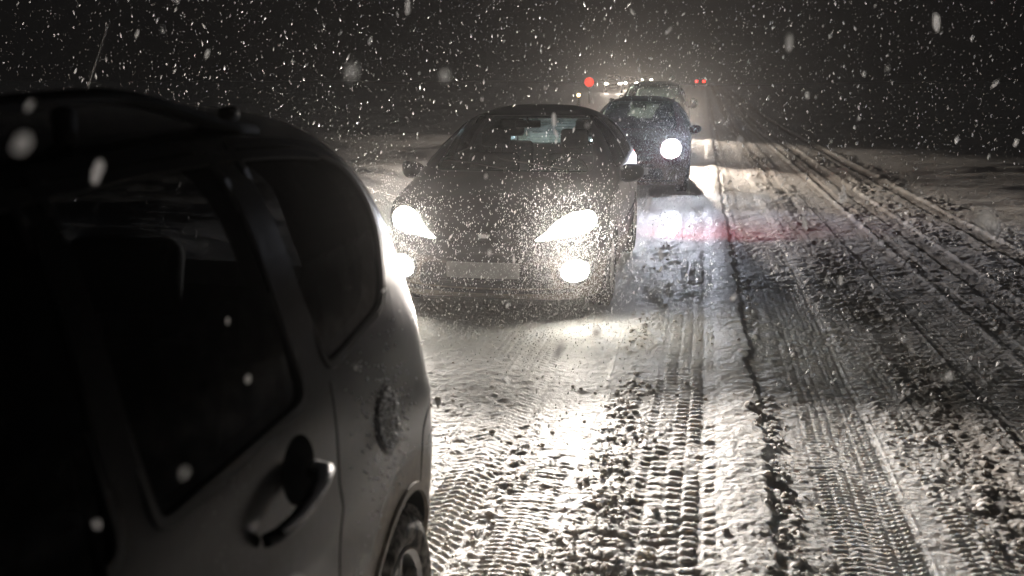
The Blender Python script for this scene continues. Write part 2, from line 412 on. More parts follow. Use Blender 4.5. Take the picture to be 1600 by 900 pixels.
    for c, w, a in ((-.33, .11, .95), (-.78, .05, .8), (-1.12, .07, .5), (.39, .045, .6), (1.22, .24, .75), (.95, .07, .45), (2.03, .16, .6), (2.62, .3, .55), (1.5, .08, .4), (3.4, .25, .6), (-1.5, .35, .30), (-.5, .06, .25), (-2.6, .5, .5), (-.13, .09, .30), (.2, .1, .12), (.55, .12, .08)):
        amp = np.maximum(amp, a*np.exp(-((xm - c)/w)**2))
    amp *= .25 + 1.35*sstep(.32, .62, fbm(x*2.3, y*1.2, 110, 3))
    L1 = lumps(x, y, .052, 120, .66); L2 = lumps(x+.3, y+.7, .027, 130, .85); L3 = lumps(x, y, .10, 140, .30)
    cl = 1.0*.034*L1*sstep(.25, .7, amp) + .011*L2*sstep(.05, .5, amp) + .045*L3*sstep(.62, 1.0, amp)
    cl += 0.0035*lumps(x, y, .022, 150, .55)*road*.6
    far = sstep(9, 16, y)
    cl += far*amp*.06*(fbm(x*7, y*2.4, 160, 3) - .45)
    h += cl*road*np.where(y > 26, .4, 1)
    h += .016*(amp > 0)*amp*(fbm(x*7, y*7, 161, 3) - .35)
    # slush colour follows the worn and churned bands, not the light
    s = .08*sstep(.2, .9, amp) + .32*B(1.0, 3.3, .2)*fbm(x*1.7, y*.7, 170, 4) + .35*np.exp(-((xm-1.3)/.1)**2) + .30*B(-2.4, -1.9)*.8
    for c, w in ((.50, .04), (1.84, .05), (2.36, .09), (3.12, .09), (1.10, .05), (2.05, .05)):
        s += .45*np.exp(-((xm - c)/w)**2)*sstep(5, 12, y)
    s *= road
    s -= .35*strip
    # verge and field: wind ripples
    h += (1-road)*(.05*(fbm(x*.9 + y*.2, y*1.6, 180, 4) - .5) + .16*(fbm(x*.25 + y*.12, y*.45, 181, 4) - .5))
    h *= 1 - .48*road*near
    grain = (fbm(x*38, y*38, 190, 3) - .5)*.006 + (fbm(x*15, y*17, 195, 3) - .5)*.013*sstep(.35, .6, fbm(x*2.6, y*1.5, 197, 2))
    h += grain*(1 - sstep(11, 22, y)) + .016*road*(fbm(x*8, y*5, 198, 3) - .5)*sstep(6, 10, y)*(1 - sstep(40, 60, y))
    return h, np.clip(s, 0, 1)

def ground_height(x, y):
    x = np.atleast_1d(np.asarray(x, float)); y = np.atleast_1d(np.asarray(y, float))
    return terrain(x, y) + road_detail(x, y)[0]

def build_ground():
    dense = np.arange(-.50, .37, .00105)
    mid = np.arange(-1.2, -.50, .006)
    lo = -1.2 - np.cumsum(.01*1.12**np.arange(44)); hi = .37 + np.cumsum(.003*1.10**np.arange(60))
    u = np.concatenate([lo[lo > -9][::-1], mid, dense, hi[hi < 9]])
    p0, p1 = 1.65*995/3.0, 1.65*995/62
    yd = 1.65*995/np.arange(p0, p1, -.62)
    ynear = np.linspace(1.0, yd[0], 70)[:-1]
    yback = -np.geomspace(.1, 60, 22)[::-1] + 1.0
    yfar = np.geomspace(yd[-1], 1500, 60)[1:]
    ys = np.concatenate([yback, ynear, yd, yfar])
    sc = np.where(ys >= 1, ys, 1 + (1-ys)*1.0)
    X = u[None, :]*sc[:, None]; Y = np.repeat(ys[:, None], len(u), 1)
    h, s = road_detail(X, Y); Z = terrain(X, Y) + h
    nr, nc = X.shape
    v = np.stack([X, Y, Z], -1).reshape(-1, 3)
    i = (np.arange(nr-1)[:, None]*nc + np.arange(nc-1)[None, :]).ravel()
    f = np.stack([i, i+1, i+nc+1, i+nc], -1)
    me = mesh_np('snowy_road', v, f)
    a = me.attributes.new('slush', 'FLOAT', 'POINT'); a.data.foreach_set('value', s.ravel().astype(np.float32))
    o = link('snowy_road', me, M_SNOW)
    tag(o, 'snow covered road and verges with tyre tracks and churned slush', None, None, 'structure')
    return o
build_ground()

def inst_blobs(name, P, S, base_v, base_f, mat, jitter=.2, rot=True, seed=1, axis=None):
    """many small clods as one mesh"""
    r = np.random.default_rng(seed); n = len(P); bv = np.asarray(base_v, float); bf = np.asarray(base_f)
    V = np.repeat(bv[None], n, 0)*(1 + jitter*(r.random((n, len(bv), 1)) - .5)*2)
    V = V*S[:, None, :]
    if rot:
        a = r.random(n)*2*np.pi; c, s_ = np.cos(a), np.sin(a)
        x = V[:, :, 0]*c[:, None] - V[:, :, 1]*s_[:, None]; y = V[:, :, 0]*s_[:, None] + V[:, :, 1]*c[:, None]
        V[:, :, 0] = x; V[:, :, 1] = y
    if axis is not None:            # tilt the long axis (z) along per-item directions
        d = axis/np.linalg.norm(axis, axis=1, keepdims=True)
        ref = np.array([0, 1.0, 0]); e1 = np.cross(d, ref); e1 /= np.linalg.norm(e1, axis=1, keepdims=True); e2 = np.cross(d, e1)
        V = V[:, :, 0:1]*e1[:, None] + V[:, :, 1:2]*e2[:, None] + V[:, :, 2:3]*d[:, None]
    V = V + P[:, None, :]
    F = (bf[None] + (np.arange(n)*len(bv))[:, None, None]).reshape(-1, bf.shape[1])
    return link(name, mesh_np(name, V.reshape(-1, 3), F), mat)

def ico(sub):
    bm = bmesh.new(); bmesh.ops.create_icosphere(bm, subdivisions=sub, radius=1.0)
    v = [tuple(p.co) for p in bm.verts]; f = [[p.index for p in q.verts] for q in bm.faces]; bm.free(); return v, f
ICO1 = ico(1); ICO2 = ico(2)
OCT = ([(1, 0, 0), (-1, 0, 0), (0, 1, 0), (0, -1, 0), (0, 0, 1), (0, 0, -1)],
       [(0, 2, 4), (2, 1, 4), (1, 3, 4), (3, 0, 4), (2, 0, 5), (1, 2, 5), (3, 1, 5), (0, 3, 5)])

def crumbs():
    n = 2200
    bands = [(-.33, .10, .30), (.39, .05, .12), (1.2, .25, .2), (-.78, .08, .1), (.95, .1, .05), (2.0, .3, .1), (-1.15, .12, .07), (.2, .25, .06)]
    xs = []; 
    for c, w, p in bands: xs.append(rng.normal(c, w, int(n*p)))
    x = np.concatenate(xs); n = len(x)
    y = 1.65*995/rng.uniform(1.65*995/12, 1.65*995/3.0, n)
    keep = fbm(x*2.3, y*1.2, 110, 3) > .40 + .12*rng.random(n)
    x, y = x[keep], y[keep]; n = len(x)
    r = .0035 + .011*rng.random(n)**3
    z = ground_height(x, y) + r*.35
    S = np.stack([r*(.8+.5*rng.random(n)), r*(.8+.5*rng.random(n)), r*(.65+.3*rng.random(n))], -1)
    o = inst_blobs('snow_crumbs', np.stack([x, y, z], -1), S, *ICO2, M_CRUMB, .13, seed=3)
    tag(o, 'loose crumbs and clods of snow thrown up beside the tyre tracks', 'snow', None, 'stuff')
    # the two bigger clods on the sharp edge of the smooth strip
    for k, (cx, cy, rr, lab) in enumerate(((.345, 4.15, .030, 'larger snow clod on the sharp ridge edge low in the middle of the road'), (.315, 5.05, .026, 'snow clod on the ridge edge, farther up the road from the larger clod'))):
        bm = bmesh.new()
        for q in range(4):
            g = bmesh.ops.create_icosphere(bm, subdivisions=3, radius=rr*random.uniform(.55, 1))
            off = Vector((random.uniform(-.6, .6)*rr*1.6, random.uniform(-.5, .5)*rr, random.uniform(0, .35)*rr))
            for v in g['verts']:
                nn = 1 + .16*math.sin(v.co.x*170+q) * math.cos(v.co.y*150+q*2) + .10*math.sin(v.co.z*260)
                v.co = v.co*nn + off
        o = link('snow_clod', bm_mesh('snow_clod', bm), M_CRUMB); o.location = (cx, cy, float(ground_height(cx, cy)[0]) + rr*.3)
        tag(o, lab, 'snow clod', 'big clods on the strip edge')
M_CRUMB = simple('clod_snow', (0.74, 0.71, 0.68), .6, var=.1, bump=.6, bscale=180, bdist=.004)
_b = M_CRUMB.node_tree.nodes['Principled BSDF']; _b.inputs['Subsurface Weight'].default_value = .8; _b.inputs['Subsurface Scale'].default_value = .02; _b.inputs['Subsurface Radius'].default_value = (1, .95, .9)
crumbs()

# ------------------------------------------------------------------ cars
def apply_bool(o, cutter_me, cutter_mat):
    c = bpy.data.objects.new('cutter', cutter_me); COL.objects.link(c); c.parent = o.parent; cutter_me.materials.append(cutter_mat)
    md = o.modifiers.new('b', 'BOOLEAN'); md.operation = 'DIFFERENCE'; md.solver = 'EXACT'; md.object = c
    try: md.material_mode = 'TRANSFER'
    except Exception: pass
    dg = bpy.context.evaluated_depsgraph_get(); dg.update()
    me = bpy.data.meshes.new_from_object(o.evaluated_get(dg), preserve_all_data_layers=False, depsgraph=dg)
    o.modifiers.clear(); old = o.data; o.data = me
    bpy.data.objects.remove(c); return o

class Shape:
    """smooth car shell given by long profiles; front at y=0, tail at y=L"""
    def __init__(s, **k): s.taper = .965; s.__dict__.update(k)
    def wm(s, y):
        W, L = s.W, s.L
        f = np.clip(1 - y/s.cf, 0, 1); r = np.clip(1 - (L-y)/s.cr, 0, 1)
        w = W*(1 - f**s.mf)**(1/s.mf)*(1 - r**s.mr)**(1/s.mr)
        return w*pchip([0, L*.25, L*.6, L], [.975, 1, 1, s.taper], y)
    def half(s, y, off=0.0, nl=18, nu=30):
        """half section rings for stations y; returns (ny, n, 3)"""
        y = np.asarray(y, float)
        wm = np.maximum(s.wm(y) - off, 0)[:, None]
        zb = (pchip(*s.zb, y) + off)[:, None]; zs = pchip(*s.zs, y)[:, None]
        zt = (pchip(*s.zt, y) - off*.9)[:, None]; zt = np.maximum(zt, zs + .01)
        zs = np.minimum(zs, zt - .01)
        n_up = pchip(*s.nup, y)[:, None]; k = s.lean
        t = np.linspace(0, 1, nl)[None, :]
        xl = wm*(1 - .085*(1-t)**3 - .035*t**3 + .010*np.exp(-((t-.70)/.05)**2)); zl = zb + (zs-zb)*t
        ph = (np.linspace(0, 1, nu+1)[1:]*np.pi/2)[None, :]
        ws = wm*.965
        zu = zs + (zt-zs)*np.sin(ph)**(2/n_up)
        xu = ws*np.cos(ph)**(2/n_up)*(1 - k*(zu-zs))
        xu[:, -1] = 0
        cx = np.linspace(0, .85, 4)[None, :]*wm*.915
        X = np.concatenate([cx, xl, xu], 1); Z = np.concatenate([np.repeat(zb, 4, 1), zl, zu], 1)
        Y = np.repeat(y[:, None], X.shape[1], 1)
        Y = Y + np.exp(-(Y/.40)**1.5)*pchip(*s.flean, Z) - np.exp(-((s.L-Y)/s.rfade)**2)*pchip(*s.rlean, Z)
        return np.stack([X, Y, Z], -1)
    def solid(s, ys, off=0.0, name='shell'):
        H = s.half(ys, off); ny, n, _ = H.shape
        mir = H[:, 1:-1][:, ::-1]*np.array([-1, 1, 1]); ring = np.concatenate([H, mir], 1); m = ring.shape[1]
        v = ring.reshape(-1, 3)
        i = (np.arange(ny-1)[:, None]*m + np.arange(m)[None, :]); j = (np.arange(ny-1)[:, None]*m + (np.arange(m)[None, :]+1) % m)
        f = np.stack([i, j, j+m, i+m], -1).reshape(-1, 4)
        bm = bmesh.new(); vs = [bm.verts.new(p) for p in v.tolist()]
        for q in f.tolist():
            try: bm.faces.new([vs[a] for a in q])
            except ValueError: pass
        if off > 0:
            bm.faces.new([vs[a] for a in range(m)][::-1]); bm.faces.new([vs[a] for a in range((ny-1)*m, ny*m)])
        bmesh.ops.remove_doubles(bm, verts=bm.verts, dist=1e-4)
        bmesh.ops.dissolve_degenerate(bm, edges=bm.edges, dist=1e-5)
        bmesh.ops.recalc_face_normals(bm, faces=bm.faces)
        return bm

def prism(bm, outline, axis, a, b):
    """closed prism of a 2D outline: axis 'x' -> outline (y,z); axis 'y' -> outline (x,z)"""
    def P(p, t): return (t, p[0], p[1]) if axis == 'x' else (p[0], t, p[1])
    A = [bm.verts.new(P(p, a)) for p in outline]; B = [bm.verts.new(P(p, b)) for p in outline]
    n = len(outline)
    fs = [bm.faces.new(A), bm.faces.new(B[::-1])]
    for i in range(n): fs.append(bm.faces.new((A[i], B[i], B[(i+1) % n], A[(i+1) % n])))
    bmesh.ops.recalc_face_normals(bm, faces=fs)

class Car:
    def __init__(c, shape, name, loc, label, group, paint, L, cat='car', yaw=0):
        c.s = shape; c.L = L; c.root = empty(name, loc, yaw); tag(c.root, label, cat, group)
        yy = np.concatenate([shape.cf*(1-np.cos(np.linspace(0, np.pi/2, 26)))[:-1], np.linspace(shape.cf, L-shape.cr, 60)[:-1], L - shape.cr*(1-np.cos(np.linspace(np.pi/2, 0, 26)))])
        bm = shape.solid(yy); c.bvh = BVHTree.FromBMesh(bm); c.paint = paint
        c.body = link('body', bm_mesh('body', bm), paint, c.root); c.body.data.materials.append(M_CABIN)
    def fin(c, o):
        """mesh was made in front-origin car space: move it to the root's own space"""
        o.data.transform(Matrix.Translation((0, -c.L/2, 0))); return o
    def cut(c, wells, sidewin, windscreen, rearwin, cav):
        s = c.s
        bm = bmesh.new()
        for (y, z, r) in wells:
            for sg in (-1, 1):
                o = [(y + r*math.cos(a), z + r*math.sin(a)) for a in np.linspace(0, 2*math.pi, 49)[:-1]]
                prism(bm, o, 'x', sg*(s.W-.26), sg*(s.W+.2))
        apply_bool(c.body, bm_mesh('cut', bm), M_WELL)
        y0, y1 = cav; ys = np.linspace(y0, y1, 40); cb = s.solid(ys, .055)
        apply_bool(c.body, bm_mesh('cut', cb), M_CABIN)
        bm = bmesh.new()
        for o in sidewin: prism(bm, o, 'x', -2, 2)
        apply_bool(c.body, bm_mesh('cut', bm), M_PLASTIC)
        bm = bmesh.new()
        prism(bm, windscreen, 'y', -1.0, (y0+y1)/2)
        if rearwin: prism(bm, rearwin, 'y', (y0+y1)/2 + .1, c.L+1)
        apply_bool(c.body, bm_mesh('cut', bm), M_PLASTIC)
        me = c.body.data; me.polygons.foreach_set('use_smooth', [True]*len(me.polygons)); me.set_sharp_from_angle(angle=R(32))
        c.fin(c.body)
    def hit(c, axis, p, sgn):
        """project a 2D point on the shell: axis 'f' front (x,z), 'r' rear (x,z), 's' side (y,z) on side sgn, 't' top (x,y)"""
        if axis == 'f': o, d = Vector((p[0], -2, p[1])), Vector((0, 1, 0))
        elif axis == 'r': o, d = Vector((p[0], c.L+2, p[1])), Vector((0, -1, 0))
        elif axis == 's': o, d = Vector((sgn*3, p[0], p[1])), Vector((-sgn, 0, 0))
        else: o, d = Vector((p[0], p[1], 4)), Vector((0, 0, -1))
        l, n, i, _ = c.bvh.ray_cast(o, d)
        if l is None: return None, None
        if n.dot(d) > 0: n = -n
        return l, n
    def patch(c, name, outline, mat, axis='f', sgn=1, off=.004, skirt=.02, step=.035, parent=None, dome=0.0, finish=True):
        bm = bmesh.new()
        bm.faces.new([bm.verts.new((p[0], p[1], 0)) for p in outline])
        xs = [p[0] for p in outline]; ys = [p[1] for p in outline]
        for ax, (a, b) in ((0, (min(xs), max(xs))), (1, (min(ys), max(ys)))):
            k = math.floor(a/step)+1
            while k*step < b:
                co = (k*step, 0, 0) if ax == 0 else (0, k*step, 0); no = (1, 0, 0) if ax == 0 else (0, 1, 0)
                bmesh.ops.bisect_plane(bm, geom=bm.verts[:]+bm.edges[:]+bm.faces[:], plane_co=co, plane_no=no, dist=1e-5); k += 1
        bound = [e for e in bm.edges if e.is_boundary]
        bset = {v for e in bound for v in e.verts}
        cx, cy = (min(xs)+max(xs))/2, (min(ys)+max(ys))/2; hx, hy = (max(xs)-min(xs))/2, (max(ys)-min(ys))/2
        new = {}; nrm = {}; last = Vector((0, 0, 0)); lastn = Vector((0, -1, 0))
        for v in bm.verts:
            l, n = c.hit(axis, (v.co.x, v.co.y), sgn)
            if l is None:
                q = (cx + (v.co.x-cx)*.93, cy + (v.co.y-cy)*.93); l, n = c.hit(axis, q, sgn)
                if l is None: l, n = last.copy(), lastn
            last, lastn = l.copy(), n
            e = max(0, 1 - ((v.co.x-cx)/hx)**2)*max(0, 1-((v.co.y-cy)/hy)**2)
            new[v] = l + n*(off + dome*e); nrm[v] = n
        sk = {}
        if skirt:
            for v in bset: sk[v] = bm.verts.new(new[v] - nrm[v]*skirt)
        for v, p in new.items(): v.co = p
        if skirt:
            for e in bound:
                a, b = e.verts; bm.faces.new((a, b, sk[b], sk[a]))
        bmesh.ops.recalc_face_normals(bm, faces=bm.faces)
        o = link(name, bm_mesh(name, bm), mat, parent or c.root, sharp=40)
        if finish: c.fin(o)
        return o
    def ribbon(c, name, pts, w, mat, axis='s', sgn=1, off=.002, parent=None, closed=False, depth=.004):
        """thin strip laid on the shell along a 2D line"""
        p2 = [Vector(p) for p in pts]; n = len(p2); bm = bmesh.new(); rows = []
        for i in range(n):
            a = p2[(i-1) % n] if closed else p2[max(i-1, 0)]; b = p2[(i+1) % n] if closed else p2[min(i+1, n-1)]
            d = (b-a).normalized(); m = Vector((-d.y, d.x))*w/2
            row = []
            for q, o in ((p2[i]-m, -depth), (p2[i]-m, off), (p2[i]+m, off), (p2[i]+m, -depth)):
                l, nn = c.hit(axis, (q.x, q.y), sgn)
                if l is None: row = None; break
                row.append(bm.verts.new(l + nn*o))
            if row: rows.append(row)
        m = len(rows)
        for i in range(m if closed else m-1):
            A, B = rows[i], rows[(i+1) % m]
            for k in range(3): bm.faces.new((A[k], A[k+1], B[k+1], B[k]))
        bmesh.ops.recalc_face_normals(bm, faces=bm.faces)
        return c.fin(link(name, bm_mesh(name, bm), mat, parent or c.root, smooth=False))
    def wheel(c, x, y, r, snow=False):
        """rim is the part, tyre its child; x is the outer face"""
        sg = 1 if x > 0 else -1; w = .20; rr = r*.64; cen = (0, 0, 0)
        bm = bmesh.new()
        bm_lathe_x(bm, [(-sg*.19, rr*.9), (-sg*.19, rr), (-sg*.012, rr+.004), (-sg*.002, rr-.004), (-sg*.012, rr-.018), (-sg*.07, rr-.030), (-sg*.10, rr-.05), (-sg*.11, .02)], cen)
        for k in range(5):
            a = 2*math.pi*k/5 + .3
            for da in (-.13, .13):
                p0 = (-sg*.035, math.cos(a+da*.4)*.05, math.sin(a+da*.4)*.05); p1 = (-sg*.022, math.cos(a+da)*(rr-.02), math.sin(a+da)*(rr-.02))
                bm_tube(bm, [p0, p1], [.017, .013], 6)
        bm_lathe_x(bm, [(-sg*.10, .06), (-sg*.03, .058), (-sg*.018, .045), (-sg*.014, .0005)], cen, 24)
        wh = link('wheel', bm_mesh('wheel', bm), M_RIM, c.root, sharp=35)
        wh.location = (x, y - c.L/2, r)
        bm = bmesh.new()
        prof = [(-sg*.19, rr), (-sg*.205, rr+.03), (-sg*.20, r-.03), (-sg*.185, r-.004), (-sg*.10, r), (-sg*.03, r-.004), (-sg*.008, r-.022), (sg*.006, r-.05), (sg*.004, rr+.03), (-sg*.006, rr+.006), (-sg*.02, rr)]
        bm_lathe_x(bm, prof, cen, 60)
        for k in range(60):   # shoulder blocks
            a = 2*math.pi*(k+.5)/60
            for xx, ww in ((-sg*.032, .030), (-sg*.085, .034), (-sg*.15, .036)):
                rot = Matrix.Rotation(a, 3, 'X')
                bm_box(bm, rot @ Vector((xx, r+.000, 0)), (ww, .012, .020), 0, rot)
        ty = link('tyre', bm_mesh('tyre', bm), M_TYRE_SNOW if snow else M_RUBBER, wh, sharp=35)
        return wh
    def mirror(c, sg, y, z, x0, size=(.105, .075, .085), arm=.05):
        bm = bmesh.new()
        g = bmesh.ops.create_icosphere(bm, subdivisions=4, radius=1.0)
        cx = x0 + sg*(size[0] + arm)
        for v in g['verts']:
            q = v.co.copy(); px = math.copysign(abs(q.x)**.8, q.x); pz = math.copysign(abs(q.z)**.8, q.z)
            yy = q.y if q.y < 0 else q.y*.35
            v.co = Vector((cx + sg*px*size[0], y + yy*size[1] + abs(px)*.02, z + pz*size[2]*(1 - .18*px*sg) + .01*px))
        bm_tube(bm, [(x0 - sg*.06, y+.02, z-size[2]*.75), (x0 + sg*.02, y+.02, z-size[2]*.72), (cx - sg*.02, y+.005, z-size[2]*.45)], [.034, .030, .028], 10, flat=.6)
        m = c.fin(link('mirror', bm_mesh('mirror', bm), c.paint, c.root, sharp=60))
        bm = bmesh.new(); o = [(math.cos(a), math.sin(a)) for a in np.linspace(0, 2*math.pi, 25)[:-1]]
        vs = [bm.verts.new((cx + p[0]*size[0]*.8, y+size[1]*.37+.012, z + p[1]*size[2]*.78)) for p in o]; bm.faces.new(vs)
        r = bmesh.ops.extrude_face_region(bm, geom=bm.faces[:]); 
        for v in [g for g in r['geom'] if isinstance(g, bmesh.types.BMVert)]: v.co.y += .004
        c.fin(link('mirror_glass', bm_mesh('mirror_glass', bm), M_CHROME, m, smooth=False))
        return m
    def seat(c, x, y, h=.62, z0=.30):
        bm = bmesh.new()
        rot = Matrix.Rotation(R(-14), 3, 'X')
        bm_box(bm, (x, y-.24, z0+.12), (.48, .50, .16), .05)
        bm_box(bm, (x, y+.06, z0+.42), (.46, .13, .58), .05, rot)
        s = c.fin(link('seat', bm_mesh('seat', bm), M_SEAT, c.root, sharp=50))
        bm = bmesh.new(); bm_box(bm, (x, y+.17, z0+.83), (.25, .09, .17), .035, rot)
        for d in (-.06, .06): bm_tube(bm, [(x+d, y+.14, z0+.66), (x+d, y+.165, z0+.78)], .007, 6)
        c.fin(link('headrest', bm_mesh('headrest', bm), M_SEAT, s, sharp=50))
    def dash(c, y, z, w, wheelx):
        bm = bmesh.new(); bm_box(bm, (0, y, z), (w*2, .34, .20), .06)
        c.fin(link('dashboard', bm_mesh('dashboard', bm), M_PLASTIC, c.root, sharp=50))
        bm = bmesh.new(); pts = []
        cy, cz = y+.30, z+.04
        for k in range(25):
            a = 2*math.pi*k/24; pts.append((wheelx + .18*math.cos(a), cy + .18*math.sin(a)*.42, cz + .18*math.sin(a)*.9))
        bm_tube(bm, pts, .014, 8, cap=False)
        bm_tube(bm, [(wheelx-.17, cy, cz), (wheelx, cy-.03, cz-.02), (wheelx+.17, cy, cz)], .02, 8); bm_tube(bm, [(wheelx, cy-.02, cz-.01), (wheelx, y, z-.03)], .03, 8)
        c.fin(link('steering_wheel', bm_mesh('steering_wheel', bm), M_PLASTIC, c.root))
    def wiper(c, x0, y0, x1, y1):
        bm = bmesh.new(); P = []
        for t in np.linspace(0, 1, 7):
            l, n = c.hit('t', (x0+(x1-x0)*t, y0+(y1-y0)*t), 1); P.append(l + n*.022)
        bm_tube(bm, P, .006, 6); l, n = c.hit('t', (x0, y0-.02), 1)
        bm_tube(bm, [P[0], (P[0][0], P[0][1]-.03, P[0][2]-.02)], .011, 6)
        c.fin(link('wiper', bm_mesh('wiper', bm), M_PLASTIC, c.root))
    def beam(c, x, y, z, watts, col, spot=120, pitch=2.0, radius=.03, glow=0.0, blend=1.0, name='headlight_beam', yaw=0, kids=None, wide=3.4):
        l = bpy.data.lights.new(name, 'SPOT'); l.energy = watts; l.color = col; l.spot_size = R(spot); l.spot_blend = blend; l.shadow_soft_size = radius
        o = bpy.data.objects.new(name, l); COL.objects.link(o); o.parent = kids or c.root; o.location = (x, y - c.L/2, z)
        o.rotation_euler = (R(90 - pitch), 0, R(180 + yaw))
        o.rotation_euler = (R(-90 + pitch), 0, R(yaw)); o.scale = (wide, 1, 1)
        if glow:
            l2 = bpy.data.lights.new('lamp_glow', 'SPOT'); l2.energy = glow; l2.color = col; l2.shadow_soft_size = radius; l2.spot_size = R(120); l2.spot_blend = .9
            o2 = bpy.data.objects.new('lamp_glow', l2); COL.objects.link(o2); o2.parent = kids or c.root; o2.location = (x, y - c.L/2, z); o2.rotation_euler = (R(-90 - 52), 0, 0)

M_TYRE_SNOW = None
def tyre_snow_mat():
    m, nt, b = new_mat('snow_packed_rubber'); L = nt.links.new
    tc = N(nt, 'ShaderNodeTexCoord'); n = N(nt, 'ShaderNodeTexNoise'); n.inputs['Scale'].default_value = 22; n.inputs['Detail'].default_value = 8; n.inputs['Roughness'].default_value = .7
    L(tc.outputs['Object'], n.inputs['Vector'])
    r = N(nt, 'ShaderNodeValToRGB'); e = r.color_ramp.elements; e[0].position = .44; e[0].color = (.03, .028, .026, 1); e[1].position = .62; e[1].color = (.46, .43, .39, 1)
    L(n.outputs[0], r.inputs[0]); L(r.outputs[0], b.inputs['Base Color']); b.inputs['Roughness'].default_value = .8
    bp = N(nt, 'ShaderNodeBump'); bp.inputs['Strength'].default_value = 1; bp.inputs['Distance'].default_value = .012; L(n.outputs[0], bp.inputs['Height']); L(bp.outputs[0], b.inputs['Normal'])
    return m
M_TYRE_SNOW = tyre_snow_mat()
mirx = lambda o: [(-p[0], p[1]) for p in o][::-1]

# ---- second car in the queue: low hatchback, fog lamps on
def hatchback(name, loc, label, paint, tag_group, lampmat, lampcol, watts, full=True, roundlamp=False, glowk=.45, brake=True, W=.875, spots=True, yaw=0):
    L = 4.05
    S = Shape(W=W, L=L, cf=.62, mf=2.3, cr=.45, mr=2.6, lean=.50,
        zb=([0, .1, .6, 3.5, 4.05], [.20, .155, .15, .16, .26]),
        zs=([0, .10, .35, .9, 1.6, 3.2, 4.05], [.60, .66, .73, .84, .92, .99, .90]),
        zt=([0, .06, .2, .55, .98, 1.30, 1.72, 2.05, 2.7, 3.35, 3.75, 3.98, 4.05], [.655, .695, .755, .86, .945, 1.115, 1.345, 1.445, 1.485, 1.42, 1.27, 1.00, .93]),
        nup=([0, .9, 1.7, 3.2, 4.05], [2.3, 2.6, 3.6, 3.4, 2.6]),
        flean=([0, .2, .34, .5, .62, .8, 1.6], [.06, .03, .0, .0, .045, .16, .16]), rlean=([0, .4, .9, 1.5], [0, 0, .05, .05]), rfade=.5)
    c = Car(S, name, loc, label, tag_group, paint, L, yaw=yaw)
    win = [round_poly([(1.42, 1.00), (2.24, 1.02), (2.24, 1.39), (2.02, 1.375)], [.10, .03, .03, .12]),
           round_poly([(2.31, 1.02), (3.02, 1.05), (2.95, 1.36), (2.31, 1.39)], [.03, .06, .10, .03])]
    ws = round_poly([(-.655, .985), (.655, .985), (.53, 1.405), (-.53, 1.405)], [.07, .07, .09, .09])
    rw = round_poly([(-.50, 1.06), (.50, 1.06), (.43, 1.33), (-.43, 1.33)], .08)
    c.cut([(.80, .31, .345), (3.32, .31, .345)], win, ws, rw, (1.22, 3.62))
    c.patch('windscreen', ws, M_GLASS, 'f', off=-.006, skirt=0, step=.05)
    c.patch('rear_window', rw, M_SNOWPANE_DIM if roundlamp else M_SNOWPANE, 'r', off=-.006, skirt=0, step=.05)
    for sg in (-1, 1):
        for o in win: c.patch('side_window', o, M_GLASS, 's', sg, off=-.006, skirt=0, step=.08)
        for o in win: c.ribbon('window_seal', o, .018, M_PLASTIC, 's', sg, .003, closed=True)
        c.mirror(sg, 1.48, .955, sg*(W-.045), size=(.10, .075, .075), arm=.0)
        for yw in (.80, 3.32): c.wheel(sg*(W-.03), yw, .31)
        c.ribbon('door_seam', smooth_outline([(1.22, .40), (1.20, .7), (1.30, .93)], 6, False), .009, M_PLASTIC, 's', sg, .0015)
        c.ribbon('door_seam', smooth_outline([(2.28, .30), (2.28, .6), (2.275, 1.0)], 6, False), .009, M_PLASTIC, 's', sg, .0015)
        c.ribbon('door_seam', smooth_outline([(2.92, .52), (3.10, .75), (3.12, 1.03)], 6, False), .009, M_PLASTIC, 's', sg, .0015)
        c.ribbon('side_moulding', [(y, .52) for y in np.linspace(1.22, 2.92, 20)], .045, M_PLASTIC, 's', sg, .010)
        for y in (2.05, 2.90):
            bm = bmesh.new(); l, n = c.hit('s', (y, .86), sg); bm_tube(bm, [l+n*.0+Vector((0, -.09, 0)), l+n*.035+Vector((0, -.07, 0)), l+n*.04, l+n*.035+Vector((0, .07, 0)), l+Vector((0, .09, 0))], .011, 8)
            c.fin(link('door_handle', bm_mesh('door_handle', bm), paint, c.root))
        rear = round_poly([(.60, .80), (.80, .82), (.80, 1.02), (.62, 1.0)], .04)
        if sg < 0: rear = mirx(rear)
        c.patch('tail_light', rear, M_BRAKE if brake else M_REDGLASS, 'r', off=.006, skirt=.03)
    # nose
    c.ribbon('bonnet_seam', smooth_outline([(-.70, .735), (-.5, .665), (-.2, .635), (.2, .635), (.5, .665), (.70, .735)], 8, False), .010, M_PLASTIC, 'f', off=.0015)
    g = c.patch('grille', round_poly([(-.34, .60), (-.30, .53), (.30, .53), (.34, .60)], .03), M_PLASTIC, 'f', off=.004, skirt=.01)
    c.ribbon('grille_bar', [(x, .572) for x in np.linspace(-.33, .33, 20)], .012, M_CHROME, 'f', off=.012, parent=g)
    bm = bmesh.new(); l, n = c.hit('f', (0, .622), 1); bmesh.ops.create_uvsphere(bm, u_segments=24, v_segments=8, radius=.045)
    for v in bm.verts: v.co = Vector((v.co.x, v.co.y*.25, v.co.z*.8)) + l + Vector((0, -.006, .0))
    c.fin(link('badge', bm_mesh('badge', bm), M_CHROME, c.root))
    c.patch('upper_intake', smooth_outline([(-.36, .462), (-.30, .485), (0, .492), (.30, .485), (.36, .462), (.30, .44), (0, .435), (-.30, .44)], 4), M_PLASTIC, 'f', off=.003, skirt=.01)
    li = c.patch('lower_intake', round_poly([(-.46, .42), (.46, .42), (.50, .25), (-.50, .25)], .05), M_PLASTIC, 'f', off=.003, skirt=.01)
